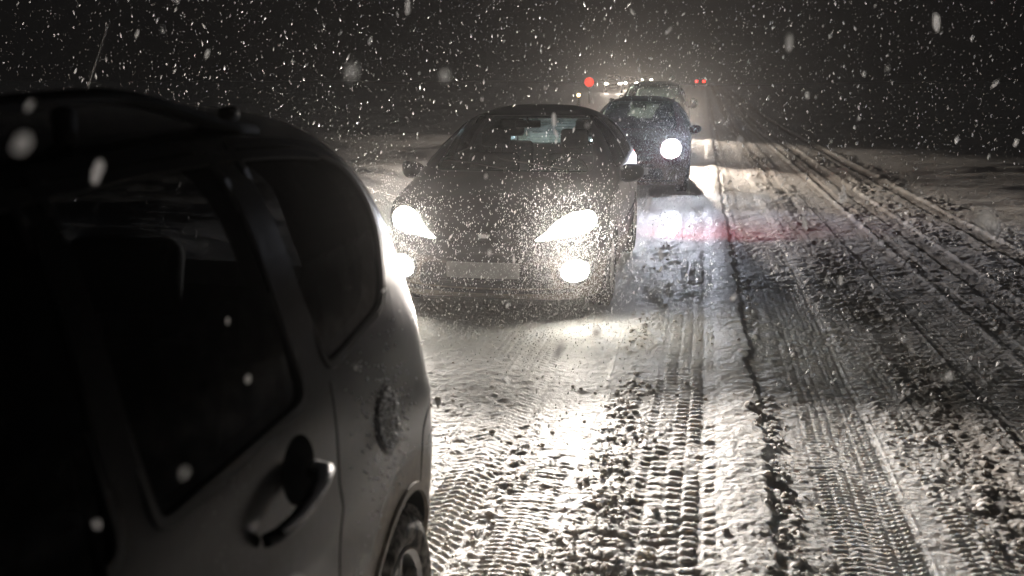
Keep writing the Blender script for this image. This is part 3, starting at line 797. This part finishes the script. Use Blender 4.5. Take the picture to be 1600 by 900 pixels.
    for z in (.275, .30, .385): c.ribbon('intake_slat', [(x, z) for x in np.linspace(-.46, .46, 24)], .010, M_PLASTIC, 'f', off=.014, parent=li)
    c.patch('number_plate', round_poly([(-.26, .325), (.26, .325), (.26, .435), (-.26, .435)], .012), M_PLATE, 'f', off=.022, skirt=.02)
    c.ribbon('bumper_lip', [(x, .225) for x in np.linspace(-.62, .62, 30)], .02, M_PLASTIC, 'f', off=.02)
    for sg in (-1, 1):
        hl = smooth_outline([(.365, .585), (.50, .600), (.66, .618), (.745, .665), (.755, .725), (.70, .765), (.60, .745), (.50, .690), (.42, .630)], 5)
        if roundlamp: hl = [(.585 + .145*math.cos(a), .70 + .13*math.sin(a)) for a in np.linspace(0, 2*math.pi, 31)[:-1]]  # lens made round and oversized to take in the lamp's flare
        if sg < 0: hl = mirx(hl)
        h = c.patch('headlight', hl, lampmat, 'f', off=.005, skirt=.02, dome=.03)
        cen = (.62*sg, .68); l, n = c.hit('f', cen, 1)
        if spots:
            c.beam(l.x, l.y-.07, l.z, watts, lampcol, spot=41, pitch=2, radius=.08, glow=watts*glowk, name='headlight_beam', yaw=17 if sg > 0 else -3)
        if full:
            fo = [(.63*sg + .092*math.cos(a), .365 + .080*math.sin(a)) for a in np.linspace(0, 2*math.pi, 25)[:-1]]  # lens outline enlarged to include the glare round the lit lamp
            c.patch('fog_lamp_bezel', [(p[0]*1.0+(p[0]-.63*sg)*.35, p[1]+(p[1]-.365)*.35) for p in fo], M_PLASTIC, 'f', off=.003, skirt=.01)
            f = c.patch('fog_lamp', fo, lampmat, 'f', off=.008, skirt=.02, dome=.012)
            l, n = c.hit('f', (.63*sg, .365), 1)
            if spots: c.beam(l.x, l.y-.06, l.z, watts*.07, lampcol, spot=70, pitch=-9, radius=.05, glow=watts*.2, name='fog_beam')
            am = round_poly([(.80, .60), (.86, .62), (.86, .68), (.80, .66)], .01)
            am = [(p[0]*sg, p[1]) for p in am]
    for x in (-.36, .36): c.seat(x, 2.05, z0=.36)
    c.seat(-.38, 2.95, z0=.42); c.seat(.38, 2.95, z0=.42)
    c.dash(1.42, .86, .68, .36)
    bm = bmesh.new(); bm_box(bm, (0, 1.86, 1.33), (.22, .03, .065), .012); bm_tube(bm, [(0, 1.86, 1.34), (0, 1.80, 1.385)], .01, 6)
    c.fin(link('rear_view_mirror', bm_mesh('rear_view_mirror', bm), M_PLASTIC, c.root))
    c.wiper(.45, 1.10, -.12, 1.20); c.wiper(-.05, 1.08, -.58, 1.22)
    return c

P_DARK2 = paint_mat('anthracite_paint', (0.05, 0.05, 0.052), dirt_top=.45, snow=.10)
P_DARK3 = paint_mat('dark_plum_paint', (0.060, 0.014, 0.018), dirt_top=.45, snow=.12)
P_DARK4 = paint_mat('black_paint', (0.016, 0.016, 0.018), dirt_top=.6, snow=.08)
GQ = 'cars queued on the snowy road facing the camera'
WARM = (1.0, 0.91, 0.82); COLD = (0.80, 0.85, 1.0)
car2 = hatchback('parked_hatchback', (-1.485, 6.75+4.05/2, 0), 'dark grey hatchback facing the camera with headlights and fog lamps glaring through the snow', P_DARK2, GQ, M_HALOGEN, WARM, 1150)
car3 = hatchback('hatchback', (-1.05, 15.4+4.05/2, 0), 'dark red car behind the grey hatchback with one bluish white headlight showing', P_DARK3, GQ, M_XENON, COLD, 380, full=False, roundlamp=True, glowk=1.1, W=.88)
# red light the braking second car throws back on the snow
for sg in (-1, 1):
    l = bpy.data.lights.new('brake_glow', 'SPOT'); l.energy = 30; l.color = (1, .02, .03); l.spot_size = R(70); l.spot_blend = 1; l.shadow_soft_size = .06
    o = bpy.data.objects.new('brake_glow', l); COL.objects.link(o); o.parent = car2.root; o.location = (sg*.72, 4.05/2+.06, .92); o.rotation_euler = (R(54), 0, R(-48))

# ---- taller cars further back
def suv(name, loc, label, paint, lampmat, lampcol, watts, roof=1.78, yaw=0, group=GQ):
    L = 4.5; W = .91; k = roof/1.78
    S = Shape(W=W, L=L, cf=.55, mf=2.6, cr=.4, mr=3, lean=.36,
        zb=([0, .6, 4.5], [.30, .27, .34]), zs=([0, .1, .5, 1.2, 3.6, 4.5], [.80, .86, .96, 1.06, 1.12, 1.05]),
        zt=([0, .06, .3, .7, 1.05, 1.35, 1.80, 2.1, 3.0, 4.0, 4.35, 4.5], [.86, .93, 1.0, 1.07, 1.13, 1.32*k, 1.60*k, 1.72*k, 1.78*k, 1.73*k, 1.60*k, 1.40*k]),
        nup=([0, .9, 1.7, 4.5], [2.6, 3, 4.2, 4]), flean=([0, .3, .5, .8, 1.2], [.05, 0, 0, .04, .10]), rlean=([0, .9, 1.8], [0, 0, .30]), rfade=.5)
    c = Car(S, name, loc, label, group, paint, L, yaw=yaw)
    win = [round_poly([(1.55, 1.14), (2.35, 1.16), (2.35, 1.62*k), (2.05, 1.60*k)], .05), round_poly([(2.42, 1.16), (3.25, 1.17), (3.25, 1.62*k), (2.42, 1.62*k)], .05), round_poly([(3.35, 1.18), (3.9, 1.22), (3.75, 1.58*k), (3.35, 1.60*k)], .06)]
    ws = round_poly([(-.70, 1.16), (.70, 1.16), (.58, 1.66*k), (-.58, 1.66*k)], .08)
    rw = round_poly([(-.60, 1.20), (.60, 1.20), (.52, 1.60*k), (-.52, 1.60*k)], .08)
    c.cut([(.85, .36, .41), (3.55, .36, .41)], win, ws, rw, (1.36, 4.1))
    c.patch('windscreen', ws, M_GLASS, 'f', off=-.006, skirt=0, step=.06); c.patch('rear_window', rw, M_SNOWPANE_DIM, 'r', off=-.006, skirt=0, step=.06)
    for sg in (-1, 1):
        for o in win: c.patch('side_window', o, M_GLASS, 's', sg, off=-.006, skirt=0, step=.1)
        c.mirror(sg, 1.62, 1.24, sg*(W-.05), size=(.10, .08, .12), arm=.03)
        for yw in (.85, 3.55): c.wheel(sg*(W-.03), yw, .36)
        c.ribbon('door_seam', [(2.385, z) for z in np.linspace(.42, 1.14, 12)], .01, M_PLASTIC, 's', sg, .0015)
        hl = round_poly([(.46, .80), (.76, .80), (.80, .93), (.50, .90)], .04)
        if sg < 0: hl = mirx(hl)
        h = c.patch('headlight', hl, lampmat, 'f', off=.005, skirt=.02, dome=.01); l, n = c.hit('f', (sg*.62, .86), 1)
        c.beam(l.x, l.y-.07, l.z, watts, lampcol, spot=44, pitch=3, radius=.05, glow=watts*.12, wide=2.3)
        rear = round_poly([(.66, .95), (.80, .95), (.80, 1.25), (.68, 1.25)], .03)
        if sg < 0: rear = mirx(rear)
        c.patch('tail_light', rear, M_REDGLASS, 'r', off=.006, skirt=.03)
        bm = bmesh.new(); P = []
        for y in np.linspace(2.0, 3.9, 12):
            l, n = c.hit('t', (sg*.60, y), 1); P.append(l + Vector((0, 0, .045 if 2.0 < y < 3.9 else .0)))
        bm_tube(bm, P, .015, 8); c.fin(link('roof_rail', bm_mesh('roof_rail', bm), M_PLASTIC, c.root))
    g = c.patch('grille', round_poly([(-.40, .76), (.40, .76), (.42, .90), (-.42, .90)], .03), M_PLASTIC, 'f')
    for z in (.80, .83, .86): c.ribbon('grille_bar', [(x, z) for x in np.linspace(-.38, .38, 14)], .012, M_CHROME, 'f', off=.012, parent=g)
    c.patch('lower_intake', round_poly([(-.5, .38), (.5, .38), (.5, .52), (-.5, .52)], .05), M_PLASTIC, 'f')
    c.patch('number_plate', round_poly([(-.26, .56), (.26, .56), (.26, .67), (-.26, .67)], .012), M_PLATE, 'f', off=.015)
    for x in (-.38, .38): c.seat(x, 2.25, z0=.45); c.seat(x, 3.15, z0=.45)
    c.dash(1.62, 1.02, .70, .38)
    bm = bmesh.new(); l, n = c.hit('t', (.25, 3.9), 1); bm_tube(bm, [l, l+Vector((0, .10, .38))], [.006, .002], 6)
    c.fin(link('antenna', bm_mesh('antenna', bm), M_PLASTIC, c.root))
    return c
def copy_tree(o, parent=None):
    q = o.copy(); COL.objects.link(q); q.parent = parent
    for ch in list(o.children): copy_tree(ch, q)
    return q
gz = lambda x, y: float(terrain(np.array([x]), np.array([y]))[0])
car4 = suv('tall_car', (-1.22, 23.5+2.25, 0), 'black tall boxy car third from the front of the queue, its mirror sticking out right', P_DARK4, M_WHITE_FAR, (1.0, .85, .70), 2600)
far = [(-1.9, 35, 'car hidden behind the tall boxy car, its headlights lighting the road from behind'),
       (-8.5, 95, 'distant car seen as a white light left of the tall car'),
       (-8.6, 120, 'small distant car lights just left of the tall car roof'),
       (-8.4, 150, 'farthest pair of headlights in the queue, over the tall car roof')]
for x, y, lab in far:
    q = copy_tree(car4.root); q.location = (x, y+2.25, gz(x, y)); q.rotation_euler.z = R(0 if y < 40 else 4); q['label'] = lab
    if y > 40:      # weaker lamps seen from far off
        for ch in q.children:
            if ch.type == 'LIGHT': ch.data = ch.data.copy(); ch.data.energy *= .12

# ---- near car: rear quarter of a tall estate, dark
def near_car():
    L = 4.35; W = .905; wc = 2.27-(3.03-4.35); wz = .29
    S = Shape(W=W, L=L, cf=.6, mf=2.4, cr=.50, mr=2.2, lean=.23, taper=.945,
        zb=([0, .6, 4.35], [.24, .20, .26]), zs=([0, .1, .5, 1.1, 2.0, 3.6, 4.35], [.68, .74, .84, .95, 1.02, 1.08, 1.02]),
        zt=([0, .06, .3, .7, 1.0, 1.4, 1.85, 2.3, 3.0, 3.5, 3.9, 4.15, 4.35], [.72, .78, .86, .95, 1.02, 1.27, 1.49, 1.60, 1.628, 1.612, 1.565, 1.475, 1.28]),
        nup=([0, .9, 1.7, 3.6, 4.35], [2.4, 2.7, 6.4, 5.8, 3.4]), flean=([0, .3, .5, .7, 1.2], [.05, 0, 0, .04, .16]),
        rlean=([0, .35, .62, .78, .95, 1.3, 1.6], [.03, .0, .01, .06, .12, .29, .48]), rfade=.60)
    paint = paint_mat('charcoal_paint', (0.006, 0.006, 0.0065), dirt_col=(.42, .37, .31), dirt_top=.60, rough=.26, metal=.35, snow=.20, gloss=.12, film=.6, arch=(wc-L/2, wz, .36))
    # camera stands beside the rear door: tail sits at Y about 3.05
    c = Car(S, 'estate_car', (-1.572, 3.03-L/2, 0), 'near black tall estate car filling the left side, with wet dirty flank and roof rail', 'cars queued on the snowy road facing the camera', paint, L)
    Y0 = 3.03 - L     # world y of the nose
    w = lambda y: y - Y0
    win = [round_poly([(w(-.55), 1.06), (w(1.06), 1.06), (w(1.09), 1.53), (w(.2), 1.50), (w(-.2), 1.38)], [.1, .04, .04, .2, .15]),
           round_poly([(w(1.14), 1.06), (w(1.68), 1.075), (w(1.60), 1.55), (w(1.14), 1.535)], [.04, .06, .06, .04]),
           round_poly([(w(1.80), 1.10), (w(2.24), 1.14), (w(2.33), 1.34), (w(2.25), 1.47), (w(2.04), 1.53), (w(1.69), 1.55)], [.04, .08, .08, .10, .10, .05])]
    ws = round_poly([(-.70, 1.06), (.70, 1.06), (.60, 1.50), (-.60, 1.50)], .08)
    rw = round_poly([(-.56, 1.12), (.56, 1.12), (.48, 1.46), (-.48, 1.46)], .10)
    c.cut([(.85, wz, .36), (wc, wz, .336)], win, ws, rw, (1.2, L-.42))
    c.patch('windscreen', ws, M_TINT, 'f', off=-.006, skirt=0, step=.06); c.patch('rear_window', rw, M_TINT, 'r', off=-.006, skirt=0, step=.06)
    for sg in (-1, 1):
        for o in win:
            c.patch('side_window', o, M_TINT, 's', sg, off=-.006, skirt=0, step=.08)
            c.ribbon('window_seal', o, .016, M_PLASTIC, 's', sg, .004, closed=True)
        for yw, sn in ((.85, False), (wc, True)): c.wheel(sg*(W-.045), yw, .29, snow=sn)
        c.mirror(sg, 1.5, 1.05, sg*(W-.03), arm=.0)
        # rail
        bm = bmesh.new(); P = []; rr = []
        for i, y in enumerate(np.linspace(w(-.6), w(1.90), 30)):
            l, n = c.hit('t', (sg*.68, y), 1); t = i/29
            up = .072*min(1, sstep(0, .09, np.array(t))*sstep(0, .22, np.array(1-t))+0)
            P.append(l + Vector((0, 0, float(up)-.004))); rr.append(.016)
        bm_tube(bm, P, rr, 10, flat=.8)
        rail = c.fin(link('roof_rail', bm_mesh('roof_rail', bm), M_RAIL, c.root))
        for y in (w(-.5), w(1.29), w(1.80)):
            bm = bmesh.new(); l, n = c.hit('t', (sg*.68, y), 1)
            big = y == w(1.80)
            bm_box(bm, l+Vector((0, 0, .028)), (.024, .06 if big else .04, .060 if not big else .03), .012)
            c.fin(link('rail_foot', bm_mesh('rail_foot', bm), M_RAIL, rail, sharp=50))
        c.ribbon('roof_gutter', [(sg*.735, y) for y in np.linspace(w(-.4), w(2.1), 30)], .014, M_PLASTIC, 't', off=.003)
        # door seam and bumper seam, arch lip
        c.ribbon('door_seam', smooth_outline([(w(1.755), .30), (w(1.757), .6), (w(1.77), .80), (w(1.80), .98), (w(1.80), 1.075)], 8, False), .008, M_PLASTIC, 's', sg, .0012)
        c.ribbon('door_seam', smooth_outline([(w(1.02), .30), (w(1.02), .7), (w(1.02), 1.05)], 8, False), .008, M_PLASTIC, 's', sg, .0012)
        c.ribbon('bumper_seam', smooth_outline([(w(2.44), .60), (w(2.45), .68), (w(2.48), .76), (w(2.56), .80)], 6, False), .007, M_PLASTIC, 's', sg, .0012)
        lip = [(wc + .346*math.cos(a), wz + .346*math.sin(a)) for a in np.linspace(R(-12), R(192), 50)]
        c.ribbon('arch_lip', lip, .022, paint, 's', sg, .007)
        tl = round_poly([(.58, .84), (.74, .86), (.72, 1.12), (.58, 1.10)], .04)
        if sg < 0: tl = mirx(tl)
        c.patch('tail_light', tl, M_REDGLASS, 'r', off=.006, skirt=.03)
        hl = round_poly([(.46, .66), (.76, .66), (.80, .80), (.50, .76)], .04)
        if sg < 0: hl = mirx(hl)
        c.patch('headlight', hl, M_CHROME, 'f', off=.004, skirt=.02)
        # fuel flap
        if sg > 0:
            fl = [(w(2.128)+.090*math.cos(a), 0.890+.078*math.sin(a)) for a in np.linspace(0, 2*math.pi, 41)[:-1]]
            c.ribbon('fuel_flap_gap', fl, .009, M_PLASTIC, 's', sg, .0015, closed=True)
            ff = c.patch('fuel_flap', [((p[0]-w(2.128))*.95+w(2.128), (p[1]-.890)*.95+.890) for p in fl], paint, 's', sg, off=.003, skirt=.005, dome=.002)
            # frozen beads on and round the flap
            pts = []; sz = []
            for q in range(520):
                if q < 230:
                    a = random.random()*6.283; r_ = math.sqrt(random.random()); p = (w(2.128)+.080*r_*math.cos(a), 0.890+.070*r_*math.sin(a))
                else:
                    p = (w(random.gauss(2.12, .12)), random.gauss(.88, .12))
                    if p[1] > 1.12 or (p[0]-wc)**2+(p[1]-wz)**2 < .40**2 or p[0] < w(1.82): continue
                l, n = c.hit('s', p, sg)
                if l is None: continue
                s_ = random.uniform(.0018, .0048)*(1 if q < 230 else .8); pts.append(l + n*(.005+s_*.2 if q < 230 else s_*.2)); sz.append((s_*.6, s_, s_))
            o = inst_blobs('frozen_drops', np.array([list(p) for p in pts]), np.array(sz), *ICO1, M_DROP, .15, rot=False, seed=5)
            o.parent = c.root; c.fin(o); tag(o, kind='stuff')
        # door handle: flat black disc for the pocket's shade and a bar with snow on its end
        for ya in ((1.70,) if sg > 0 else (1.70,)):
            pk = [(w(ya)+.070*math.cos(a)-.105, .972+.062*math.sin(a)) for a in np.linspace(0, 2*math.pi, 33)[:-1]]
            bm = bmesh.new(); rings = []
            for t in (1.0, .9, .7, .45, .15):
                ring = []
                for p in pk:
                    q = (w(ya)-.105+(p[0]-w(ya)+.105)*t, .972+(p[1]-.972)*t); l, n = c.hit('s', q, sg)
                    ring.append(bm.verts.new(l + n*.0018*(1 if t == 1 else .8)))
                rings.append(ring)
            for a_, b_ in zip(rings, rings[1:]):
                for k in range(32): bm.faces.new((a_[k], a_[(k+1) % 32], b_[(k+1) % 32], b_[k]))
            bm.faces.new(rings[-1])
            hd = c.fin(link('handle_recess_shade', bm_mesh('handle_recess_shade', bm), M_POCKET_SHADE, c.root))
            l, n = c.hit('s', (w(ya)-.20, .93), sg)
            bm = bmesh.new(); P = []
            for t, o_ in ((-.105, .006), (-.09, .026), (-.05, .040), (0, .045), (.05, .043), (.09, .034), (.105, .008)):
                ll, nn = c.hit('s', (w(ya)-.185+t, .940+.022*t/.12), sg); P.append(ll + nn*o_)
            bm_tube(bm, P, [.008, .010, .011, .012, .012, .011, .008], 12, flat=1.5)
            hb = c.fin(link('door_handle', bm_mesh('door_handle', bm), M_PLASTIC if False else paint, c.root))
            bm = bmesh.new()
            bm_tube(bm, [P[i] + n*(.012) + Vector((0, 0, .010)) for i in range(1, 7)], [.005, .007, .008, .012, .016, .013], 8)
            c.fin(link('snow_ridge', bm_mesh('snow_ridge', bm), M_SPECK, hb))
    for x in (-.36, .36):
        c.seat(x, w(.75), z0=.42); c.seat(x, w(1.75), z0=.42)
    c.dash(1.45, .93, .70, .36)
    bm = bmesh.new(); l, n = c.hit('t', (-.02, w(2.34)), 1); bm_tube(bm, [l, l+Vector((.0, .03, .03)), l+Vector((.0, .20, .27))], [.008, .0022, .0012], 6)
    c.fin(link('antenna', bm_mesh('antenna', bm), M_PLASTIC, c.root))
    return c
M_DROP = simple('frozen_drop', (0.82, 0.83, 0.85), .3, coat=.6)
M_POCKET_SHADE = simple('recess_shade', (0.004, 0.004, 0.004), 1.0)  # flat black stands in for the shade inside the handle pocket
M_POCKET_SHADE.node_tree.nodes['Principled BSDF'].inputs['Specular IOR Level'].default_value = .05
car1 = near_car()

# ------------------------------------------------------------------ far lights
def round_signal():
    x, y = -7.35, 66.0; g = gz(x, y)
    t = empty('signal_lamp', (x, y, g)); tag(t, 'round red signal lamp glowing on a post left of the tall car', 'signal lamp')
    bm = bmesh.new(); bm_tube(bm, [(0, 0, -.2), (0, 0, 1.15)], .04, 10); link('post', bm_mesh('post', bm), M_PLASTIC, t)
    bm = bmesh.new(); bm_tube(bm, [(0, .10, 1.37), (0, .02, 1.37)], .36, 32); link('backboard', bm_mesh('backboard', bm), M_PLASTIC, t, sharp=30)
    bm = bmesh.new(); bm_tube(bm, [(0, .02, 1.37), (0, -.03, 1.37), (0, -.05, 1.37)], [.29, .29, .22], 32)
    link('lens', bm_mesh('lens', bm), M_SIGNAL, t, sharp=30)
M_SIGNAL = emis('red_signal_lens', (1.0, 0.045, 0.02), 1.1)
round_signal()
def marker():
    x, y = -5.6, 46.0; g = gz(x, y)
    t = empty('marker_post', (x, y, g)); tag(t, 'short dark roadside post with a warm light on top, left of the queue', 'marker post')
    bm = bmesh.new(); bm_box(bm, (0, 0, .40), (.11, .07, 1.0), .015); link('post', bm_mesh('post', bm), M_PLASTIC, t, sharp=40)
    bm = bmesh.new(); bmesh.ops.create_uvsphere(bm, u_segments=16, v_segments=8, radius=.07)
    for v in bm.verts: v.co.z += .97
    link('lamp', bm_mesh('lamp', bm), M_MARK, t)
def snow_stake():
    x, y = 16.6, 45.0; g = gz(x, y)
    t = empty('snow_stake', (x, y, g)); tag(t, 'faint dark snow stake standing in the unlit field at the far right', 'snow stake')
    bm = bmesh.new(); bm_tube(bm, [(0, 0, -.3), (.02, 0, 1.0), (.03, 0, 1.02)], [.05, .04, .02], 10); link('pole', bm_mesh('pole', bm), M_PLASTIC, t, sharp=40)
    bm = bmesh.new(); bm_tube(bm, [(.015, 0, .72), (.017, 0, .84)], .047, 10); link('reflector_band', bm_mesh('reflector_band', bm), M_PLATE, t, sharp=40)
snow_stake()
M_MARK = emis('warm_marker_lamp', (1.0, 0.66, 0.30), 14)
marker()
def leaving_car():
    x, y = -.55, 150.0; g = gz(x, y)
    t = empty('distant_car', (x, y, g)); tag(t, 'far away car seen only as a pair of red tail lights', 'car')
    bm = bmesh.new(); bm_box(bm, (0, 2.0, .60), (1.7, 4.0, .70), .15); bm_box(bm, (0, 2.1, 1.15), (1.35, 2.2, .55), .18)
    link('body', bm_mesh('body', bm), P_DARK4, t, sharp=40)
    for sg in (-1, 1):
        bm = bmesh.new(); bm_box(bm, (sg*.52, -.03, .88), (.38, .08, .30), .03); link('tail_light', bm_mesh('tail_light', bm), M_TAILFAR, t, sharp=40)
        for yy in (.8, 3.2):
            bm = bmesh.new(); bm_lathe_x(bm, [(-.1, .05), (-.1, .3), (.1, .3), (.1, .05)], (sg*.76, yy, .30), 20); link('wheel', bm_mesh('wheel', bm), M_RUBBER, t, sharp=40)
M_TAILFAR = emis('far_tail_lamp', (1.0, 0.035, 0.02), 3.5)
leaving_car()

# ------------------------------------------------------------------ falling snow
def flake_mat():
    m, nt, b = new_mat('snowflake'); L = nt.links.new; out = nt.nodes['Material Output']
    d = N(nt, 'ShaderNodeBsdfDiffuse'); d.inputs[0].default_value = (.96, .96, .96, 1)
    t = N(nt, 'ShaderNodeBsdfTranslucent'); t.inputs[0].default_value = (.96, .96, .96, 1)
    mx = N(nt, 'ShaderNodeMixShader'); mx.inputs[0].default_value = .5
    L(d.outputs[0], mx.inputs[1]); L(t.outputs[0], mx.inputs[2]); L(mx.outputs[0], out.inputs['Surface']); nt.nodes.remove(b)
    return m
M_FLAKE = flake_mat()
def falling_snow():
    r = np.random.default_rng(11); P = []
    def vol(n, x0, x1, y0, y1, z0, z1):
        P.append(np.stack([r.uniform(x0, x1, n), r.uniform(y0, y1, n), r.uniform(z0, z1, n)], -1))
    vol(int(8*4*2.6*36), -5, 3, .25, 4.2, .03, 2.8)
    vol(int(8*5*4*75), -6, 4, 4.2, 9, .03, 3.6)
    vol(int(13*9*5.5*36), -10, 6, 9, 18, .03, 6)
    vol(int(15000), -20, 12, 18, 42, .05, 11)
    # eddies of fine flakes swirling low in front of the bumpers
    for (x0, x1, y0, y1, z1, k) in ((-2.7, .1, 5.3, 6.85, .95, 5200), (-1.6, .5, 11.2, 15.3, 1.0, 3500)):
        q = np.stack([r.uniform(x0, x1, k), y1 - (y1-y0)*r.random(k)**1.2, .03 + z1*r.random(k)**1.2], -1); P.append(q)
    # fine flakes added in front of each visible lamp to imitate its bloom
    for (lx, ly, lz, k) in ((-.87, 6.86, .68, 5200), (-2.10, 6.86, .68, 4200), (-.855, 6.72, .365, 5200), (-2.115, 6.72, .365, 3000), (-.47, 15.3, .71, 9000)):
        w_ = 1.0 if ly < 10 else 1.7
        d_ = r.random(k)**1.5*.55*w_; sp_ = (.10 + .35*d_)*w_
        P.append(np.stack([lx + r.normal(size=k)*sp_, ly - .04 - d_, lz + r.normal(size=k)*sp_ + .03], -1))
    nbase = sum(len(q) for q in P[:-5])
    p = np.concatenate(P)
    fine = np.arange(len(p)) >= nbase
    p[:, 2] = np.maximum(p[:, 2], .04)
    def inside(x0, x1, y0, y1, z1): return (p[:, 0] > x0) & (p[:, 0] < x1) & (p[:, 1] > y0) & (p[:, 1] < y1) & (p[:, 2] < z1)
    bad = inside(-2.55, -.60, -2, 3.1, 1.72) | inside(-2.4, -.6, 6.7, 10.9, 1.52) | inside(-2.05, -.15, 15.3, 19.6, 1.55) | inside(-2.2, -.25, 23.4, 28.1, 1.85)
    bad |= (np.abs(p[:, 0]) < .25) & (p[:, 1] < .45)
    p = p[~bad]; fine = fine[~bad]; n = len(p)
    s = .0017 + .0040*r.random(n)**2.6*np.where((p[:, 1] > 5.3) & (p[:, 2] < 1.1), .55, 1)
    s = np.where(fine, .0011 + .0009*r.random(n), s)
    S = np.stack([s*(.8+.4*r.random(n)), s*(.8+.4*r.random(n)), s*(1.6 + 2.0*r.random(n))], -1)
    # a few fat clumped flakes drifting close to where one stands by the near car
    near = np.array([(-.25, .70, 1.66), (-.38, .66, 1.36), (-.24, .93, 1.66), (.15, .56, 1.58), (-.50, .72, 1.28), (.31, 1.26, 1.30), (.10, .9, 1.80), (-.10, 1.0, 1.40), (.38, 1.0, 1.62)])
    k = len(near); p = np.concatenate([p, near]); s2 = .0022 + .0016*r.random(k); S = np.concatenate([S, np.stack([s2, s2*.9, s2*1.7], -1)]); n += k
    cl = (p[:, 1] < 2.6)
    ax2 = np.stack([.35*r.normal(size=cl.sum()) + .18, .3*r.normal(size=cl.sum()), np.ones(cl.sum())], -1)
    o = inst_blobs('near_snowflakes', p[cl], S[cl]*1.05, *ICO2, M_FLAKE, .12, rot=False, seed=19, axis=ax2)
    tag(o, 'large soft snowflakes drifting close in front of the near car', 'snow', None, 'stuff')
    p = p[~cl]; S = S[~cl]; n = len(p)
    ax = np.stack([.35*r.normal(size=n) + .18, .3*r.normal(size=n), np.ones(n)], -1)
    o = inst_blobs('falling_snow', p, S, *OCT, M_FLAKE, .25, rot=False, seed=9, axis=ax)
    tag(o, 'snowflakes falling through the headlight beams, with fine flakes added as lamp bloom', 'snow', None, 'stuff')
    print('flakes', n)
falling_snow()

# ------------------------------------------------------------------ snowy night air
bm = bmesh.new(); bm_box(bm, (0, 220, 24.0), (560, 600, 52))
hz = link('haze', bm_mesh('haze', bm), None, smooth=False)
m = bpy.data.materials.new('night_haze'); m.use_nodes = True; nt = m.node_tree; nt.nodes.clear()
o_ = nt.nodes.new('ShaderNodeOutputMaterial'); v_ = nt.nodes.new('ShaderNodeVolumePrincipled')
v_.inputs['Density'].default_value = HAZE; v_.inputs['Anisotropy'].default_value = 0.90; v_.inputs['Color'].default_value = (.95, .93, .92, 1)
nt.links.new(v_.outputs[0], o_.inputs['Volume']); hz.data.materials.append(m)
tag(hz, 'falling snow haze glowing round the headlights', 'haze', None, 'stuff')
